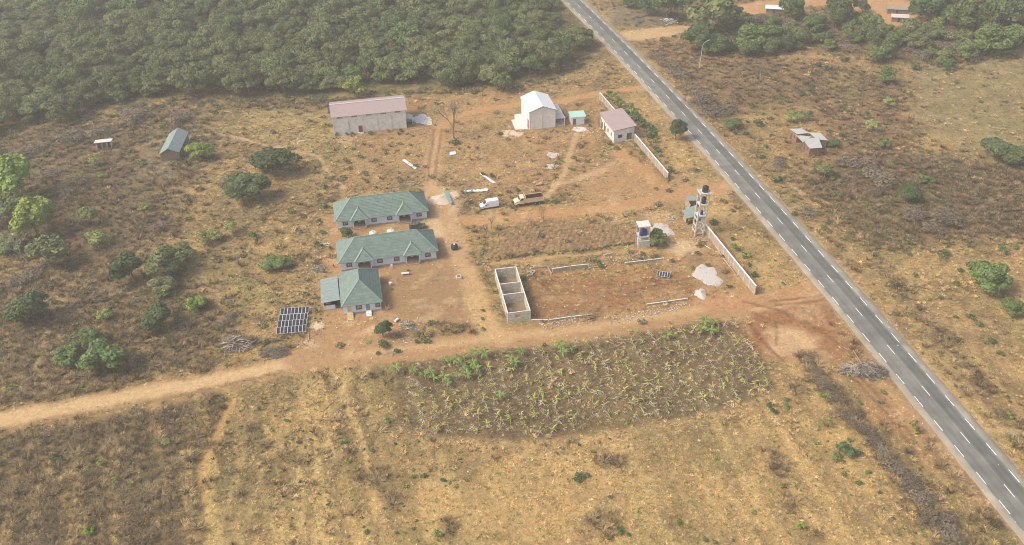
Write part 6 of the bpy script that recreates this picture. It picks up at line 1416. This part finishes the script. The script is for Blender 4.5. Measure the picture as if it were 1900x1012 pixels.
def bench():
    x, y = at(745, 512); t = thing('bench', 'pale concrete bench on the yard right of the square house', 'bench', (x, y), .1)
    MB().box(0, 2.1, 0, .8, .45, .58).build('seat', M['pale_concrete'], t); MB().box(.2, .4, .1, .7, -.05, .45).build('leg', M['concrete'], t); MB().box(1.7, 1.9, .1, .7, -.05, .45).build('leg', M['concrete'], t)
    x, y = at(757, 503); t = thing('pot', 'dark pot standing behind the concrete bench', 'pot', (x, y)); MB().lathe([(.2, -.02), (.32, .25), (.25, .5), (.28, .55)], n=12).build('pot_body', M['brown_door'], t)
    x, y = at(724.5, 529.5); t = thing('drum', 'small white topped drum right of the square house', 'drum', (x, y)); MB().cyl((0, 0, -.02), (0, 0, .8), .4, n=14).build('drum_body', M['concrete'], t); MB().cyl((0, 0, .8), (0, 0, .87), .43, n=14).build('lid', M['white_paint'], t)
    plant_px(726, 535, 6, 'shrub_bright', 1.0, 'potted green plant in front of the white topped drum', 'plant', 'potted_plant')
    x, y = at(736, 596); t = thing('barrel', 'white barrel lying on its side right of the square house', 'barrel', (x, y), 1.0); MB().cyl((-.6, 0, .35), (.6, 0, .35), .33, n=12).build('barrel_body', M['white_paint'], t); MB().cyl((.6, 0, .35), (.66, 0, .35), .28, n=12).build('lid', M['concrete'], t)
    x, y = at(727.5, 496); MB
    x, y = at(727, 497.5); t = thing('upright_slab', 'small white box against the front wall of the middle house', 'box', (x, y), .2); MB().box(-.25, .25, -.2, .2, -.02, .95).build('box_body', M['white_paint'], t); MB().box(-.28, .28, -.23, .23, .95, 1.0).build('lid', M['white_paint'], t)
bench()
def manhole():
    x, y = at(851, 516); t = thing('concrete_box', 'square concrete chamber with an open top at the edge of the bare yard', 'box', (x, y), .15)
    MB().box(-.7, .7, -.7, .7, -.05, .55).build('chamber', M['pale_concrete'], t); MB().box(-.5, .5, -.5, .5, .552, .58).build('lid', M['wood_grey'], t)  # dark plate on the solid box stands for the shaded open top
manhole()

# ------------------------------------------------------------------ ground cover, far too many tufts to count
def spawn(n, xr=None):
    """places over the visible ground, denser near the camera"""
    u = RNG.random(n); Y = 85 * (470 / 85) ** (u ** .9); X = RNG.uniform(-1, 1, n) * (64 + .44 * Y); return X, Y
BOXES = []   # footprints to keep clear
for px in (((621,428),(794,407),(786,355),(618,376)), ((631,505),(812,485),(805,430),(623,453)), ((597,582),(710,580),(703,505),(593,525)), ((612,255),(790,235),(770,200),(610,222)),
           ((948,243),(1052,237),(1040,205),(950,212)), ((1058,234),(1088,232),(1084,222),(1056,224)), ((1137,268),(1180,260),(1160,225),(1112,232)), ((940,602),(990,596),(960,510),(914,516)), ((1464,262),(1500,282),(1535,270),(1510,250)), ((294,302),(330,298),(345,262),(318,262)),
           ((886,394),(928,388),(926,378),(888,382)), ((950,392),(1010,384),(1008,372),(952,378)), ((508,624),(578,618),(580,574),(516,576))): BOXES.append([at(*p) for p in px])
def clear(X, Y):
    k = np.ones(X.shape, bool)
    for b in BOXES: k &= ~inside(X, Y, b)
    return k
def proto_tuft(seed, n, r, h, wdt, mat_, bend=.5):
    rng = np.random.default_rng(seed); v = []; f = []
    for i in range(n):
        a = rng.uniform(0, 6.28); q = rng.uniform(0, r * .35); x, y = q * math.cos(a), q * math.sin(a); a2 = a + rng.normal() * .5; L_ = h * rng.uniform(.6, 1.2); o = r * rng.uniform(.4, 1.1) * bend * 2
        sx, sy = -math.sin(a2) * wdt, math.cos(a2) * wdt; k = len(v)
        v += [(x - sx, y - sy, -.05), (x + sx, y + sy, -.05), (x + math.cos(a2) * o * .5 + sx * .7, y + math.sin(a2) * o * .5 + sy * .7, L_ * .7), (x + math.cos(a2) * o * .5 - sx * .7, y + math.sin(a2) * o * .5 - sy * .7, L_ * .7),
              (x + math.cos(a2) * o, y + math.sin(a2) * o, L_ * .85 if bend > .4 else L_)]
        f += [(k, k + 1, k + 2, k + 3), (k + 3, k + 2, k + 4)]
    me = bpy.data.meshes.new('tuft'); me.from_pydata(v, [], f); me.materials.append(mat_); return bpy.data.objects.new('tuft_source', me)
def scatter(name, X, Y, tint, size, protos, Z=None):
    """one object of ground cover: points that carry tint, size and turn, each grown into a tuft"""
    n = len(X); me = bpy.data.meshes.new(name); me.vertices.add(n)
    Z = np.zeros(n) if Z is None else Z
    me.vertices.foreach_set('co', np.stack([X, Y, Z], -1).astype(np.float32).ravel())
    a = me.attributes.new('tint', 'FLOAT_COLOR', 'POINT'); a.data.foreach_set('color', np.concatenate([tint, np.ones((n, 1))], 1).astype(np.float32).ravel())
    a = me.attributes.new('size', 'FLOAT_VECTOR', 'POINT'); a.data.foreach_set('vector', size.astype(np.float32).ravel())
    a = me.attributes.new('turn', 'FLOAT_VECTOR', 'POINT'); t = np.zeros((n, 3)); t[:, 2] = RNG.uniform(0, 6.28, n); t[:, :2] = RNG.normal(size=(n, 2)) * .12; a.data.foreach_set('vector', t.astype(np.float32).ravel())
    o = tag(link(name, me), kind='stuff')
    g = bpy.data.node_groups.new(name, 'GeometryNodeTree'); g.interface.new_socket('Geometry', in_out='INPUT', socket_type='NodeSocketGeometry'); g.interface.new_socket('Geometry', in_out='OUTPUT', socket_type='NodeSocketGeometry')
    N, L = g.nodes, g.links; i, out = N.new('NodeGroupInput'), N.new('NodeGroupOutput'); ip = N.new('GeometryNodeInstanceOnPoints'); L.new(i.outputs[0], ip.inputs['Points'])
    oi = N.new('GeometryNodeObjectInfo'); oi.inputs['Object'].default_value = protos; L.new(oi.outputs['Geometry'], ip.inputs['Instance'])
    for nm, sk in (('size', 'Scale'), ('turn', 'Rotation')):
        at_ = N.new('GeometryNodeInputNamedAttribute'); at_.data_type = 'FLOAT_VECTOR'; at_.inputs['Name'].default_value = nm
        src = at_.outputs[0]
        if sk == 'Rotation': er = N.new('FunctionNodeEulerToRotation'); L.new(src, er.inputs[0]); src = er.outputs[0]
        L.new(src, ip.inputs[sk])
    L.new(ip.outputs[0], out.inputs[0]); m = o.modifiers.new('grow', 'NODES'); m.node_group = g; return o

def zone_pts(poly, n):
    xs = [p[0] for p in poly]; ys = [p[1] for p in poly]; x = RNG.uniform(min(xs), max(xs), n); y = RNG.uniform(min(ys), max(ys), n); k = inside(x, y, poly); return x[k], y[k]
X, Y = spawn(330000)
C, cov, br, rd = ground_eval(X, Y); ok = clear(X, Y)
k = ok & (RNG.random(len(X)) < cov * .95)
gx, gy, gc, gcov, gbr = X[k], Y[k], C[k], cov[k], br[k]
print('tufts', len(gx))
n = len(gx); val = np.clip(RNG.normal(1.08, .22, (n, 1)), .55, 1.8)
straw = np.array([.50, .36, .17]); tw = (RNG.random((n, 1)) < .20 * np.clip(1 - gbr * 2.2, 0, 1)[:, None]) * RNG.uniform(.3, .9, (n, 1))
tint = gc * val * (1 - tw) + straw * tw * val
gw = ((RNG.random((n, 1)) < .06) & (gy[:, None] < 420)) * 1.0; tint = tint * (1 - gw) + np.array([.13, .17, .06]) * gw * val
dist = np.clip(gy / 200, .8, 1.9)
s = RNG.uniform(.45, 1.15, n) * (.55 + .45 * dist); sz = np.stack([s, s, s * RNG.uniform(.35, .8, n) * (.5 + .6 * gcov)], -1)
parts_ = RNG.integers(0, 4, n)
src = [proto_tuft(11, 12, .42, .34, .05, M['scatter'], .6), proto_tuft(12, 10, .5, .26, .06, M['scatter'], .7), proto_tuft(13, 14, .35, .42, .04, M['scatter'], .4), proto_tuft(14, 9, .55, .20, .08, M['scatter'], .8)]
for j in range(4):
    q = parts_ == j; scatter('dry_grass', gx[q], gy[q], tint[q], sz[q], src[j])
# dry brush, taller and darker
k = ok & (RNG.random(len(X)) < np.clip(br * .42, 0, .4)); bx, by, bc = X[k], Y[k], C[k]; n = len(bx); print('brush', n)
val = np.clip(RNG.normal(.95, .25, (n, 1)), .4, 1.6); s = RNG.uniform(.9, 2.4, n)
tint = (bc * .6 + np.array([.25, .19, .12]) * .4) * val * 1.1; parts_ = RNG.integers(0, 2, n)
src = [proto_tuft(21, 46, .6, .55, .028, M['scatter'], .55), proto_tuft(22, 40, .7, .45, .035, M['scatter'], .65)]
for j in range(2):
    q = parts_ == j; scatter('dry_brush', bx[q], by[q], tint[q], np.stack([s[q], s[q], s[q]], -1), src[j])
# big golden straw clumps standing in drifts
k = ok & (rd > 1.5) & (RNG.random(len(X)) < .18 * cov * np.clip(1 - br, 0, 1) * sm(.57, .69, fbm(X, Y, 15, 4)) * sm(.42, .6, fbm(X, Y, 3.5, 1, 3))); a, b = X[k], Y[k]; n = len(a); print('straw', n)
s = RNG.uniform(.9, 2.0, n); src_s = proto_tuft(51, 26, .5, .42, .04, M['scatter'], .6)
scatter('straw_clumps', a, b, np.array([.52, .35, .155]) * np.clip(RNG.normal(1, .18, (n, 1)), .6, 1.5) + np.array([.03, .03, .03]) * RNG.random((n, 1)), np.stack([s, s, s * .75], -1), src_s)
# small weeds
k = ok & (RNG.random(len(X)) < np.clip(cov - .3, 0, 1) * .035 * (fbm(X, Y, 20, 6) > .47)); wx_, wy_ = X[k], Y[k]
ex = [(p.x, p.y) for _ in range(3) for p in along(((905, 482), (960, 476), (1040, 468), (1110, 462), (1190, 450)), .8)] + [(p.x, p.y) for _ in range(2) for p in along(((1120, 176), (1160, 205), (1200, 245), (1212, 275)), .8)]
wx_ = np.concatenate([wx_, [p[0] + R.uniform(-.7, .7) for p in ex]]); wy_ = np.concatenate([wy_, [p[1] + R.uniform(-.7, .7) for p in ex]]); n = len(wx_); print('weeds', n)
s = RNG.uniform(.4, 1.1, n); tint = np.array([.10, .145, .045]) * np.clip(RNG.normal(1, .3, (n, 1)), .5, 1.8) + RNG.uniform(0, .04, (n, 3))
def leafy(seed):
    rng = np.random.default_rng(seed); v, q, lc = leaf_cloud(rng, .5, .5, .35, .2, 4, 40, .13, .45); return bpy.data.objects.new('weed_source', mesh_np('weed', v, q, M['scatter']))
scatter('weeds', wx_, wy_, tint, np.stack([s, s, s], -1), leafy(31))
# lower crowns that close the gaps of the forest canopy
a, b = zone_pts(FOREST_POLY, 900); _k = pl_dist(a, b, ROAD_LINE) > 12; a, b = a[_k], b[_k]; n = len(a); s = RNG.uniform(.45, .85, n)
scatter('forest_understorey', a, b, np.ones((n, 3)) * .1, np.stack([s, s, s * RNG.uniform(.8, 1.2, n)], -1), bpy.data.objects.new('understorey_source', PROTO['forest'][2][0]), np.full(n, .2))
# soft low scrub
k = ok & (RNG.random(len(X)) < .055 * (rd > 2.5) * np.clip(br * 3 + .05, 0, .5) * sm(.46, .62, fbm(X, Y, 24, 5)) * (Y > 170) + .002 * (Y > 170) * cov * (rd > 2.5)); sx_, sy_ = X[k], Y[k]
ex = [(p.x + R.gauss(0, 3.2), p.y - 2 + R.gauss(0, 3.0)) for _ in range(4) for p in along(((-40,250), (0,232), (70,236), (130,219), (200,210), (300,198), (330,186), (400,190), (480,184), (570,186), (640,181)), 2.2)] + [(p.x + R.gauss(0, 2), p.y + R.gauss(0, 1.6)) for _ in range(2) for p in along(((690,172), (760,176), (860,171), (930,168), (990,152), (1060,134), (1095,104)), 2.2)]
sx_ = np.concatenate([sx_, [p[0] for p in ex]]); sy_ = np.concatenate([sy_, [p[1] for p in ex]]); n = len(sx_); print('scrub', n)
s = RNG.uniform(1.2, 3.2, n); tint = (np.array([.155, .165, .075]) * (1 - .5 * RNG.random((n, 1))) + np.array([.10, .07, .04]) * RNG.random((n, 1)))
def scrubby(seed):
    rng = np.random.default_rng(seed); v, q, lc = leaf_cloud(rng, .5, .5, .35, .2, 7, 150, .07, .4, (.1, .8)); return bpy.data.objects.new('scrub_source', mesh_np('scrub', v, q, M['scatter']))
scatter('scrub_undergrowth', sx_, sy_, tint, np.stack([s, s, s * .8], -1), scrubby(33))
# pale stones, litter and dead leaves
def chip(seed):
    rng = np.random.default_rng(seed); mb = MB(); mb.obox((0, 0, .06), (.3, .22, .12), .4, .2, .1); return bpy.data.objects.new('chip_source', mb.mesh('chip', M['scatter']))
SX, SY = [], []
for poly, n in ((P_(1000,600, 1090,588, 1110,598, 1010,612), 330), (P_(1125,588, 1270,562, 1290,568, 1180,596, 1130,604), 800), (P_(1190,400, 1290,400, 1290,450, 1230,440), 120), (P_(575,430, 612,425, 606,560, 560,600, 572,500), 160), (P_(625,262, 670,255, 660,275, 610,280), 60),
                (P_(1060,235, 1115,225, 1120,262, 1060,250), 90), (P_(700,590, 800,590, 800,650, 700,650), 110), (P_(1100,275, 1135,270, 1140,300, 1110,298), 40), (P_(1180,470, 1110,478, 1120,492, 1230,485), 160), (P_(620,610, 700,600, 700,590, 625,590), 40), (P_(1340,440, 1360,460, 1390,520, 1330,480), 60)):
    a, b = zone_pts(poly, n); SX.append(a); SY.append(b)
k = ok & (RNG.random(len(X)) < .009 * (Y < 300)); SX.append(X[k]); SY.append(Y[k])
SX = np.concatenate(SX); SY = np.concatenate(SY); kk = clear(SX, SY); SX, SY = SX[kk], SY[kk]; n = len(SX); s = RNG.uniform(.35, 1.25, n) ** 1.5
scatter('rubble', SX, SY, np.array([.52, .44, .34]) * RNG.uniform(.5, 1.3, (n, 1)), np.stack([s, s * RNG.uniform(.6, 1.3, n), s * .8], -1), chip(1))
# dead leaf litter over the plantain field and the mown straw
a, b = zone_pts(FIELD, 4200); n = len(a); s = RNG.uniform(.4, 1.0, n)
src_l = proto_tuft(41, 3, .5, .05, .05, M['scatter'], .9)
scatter('leaf_litter', a, b, np.array([.50, .40, .27]) * RNG.uniform(.35, 1.2, (n, 1)), np.stack([s, s, s], -1), src_l)
k = ok & (RNG.random(len(X)) < .10 * (Y < 215) * np.clip(cov - .2, 0, 1) * np.clip(1 - br * 3, 0, 1) * np.clip(.3 + (X + 80) / 60, 0, 1)); n = int(k.sum()); s = RNG.uniform(.3, .75, n)
scatter('leaf_litter', X[k], Y[k], np.array([.62, .50, .30]) * RNG.uniform(.6, 1.25, (n, 1)), np.stack([s, s, s * .7], -1), src_l); print('litter', n)
print('objects', len(bpy.data.objects))
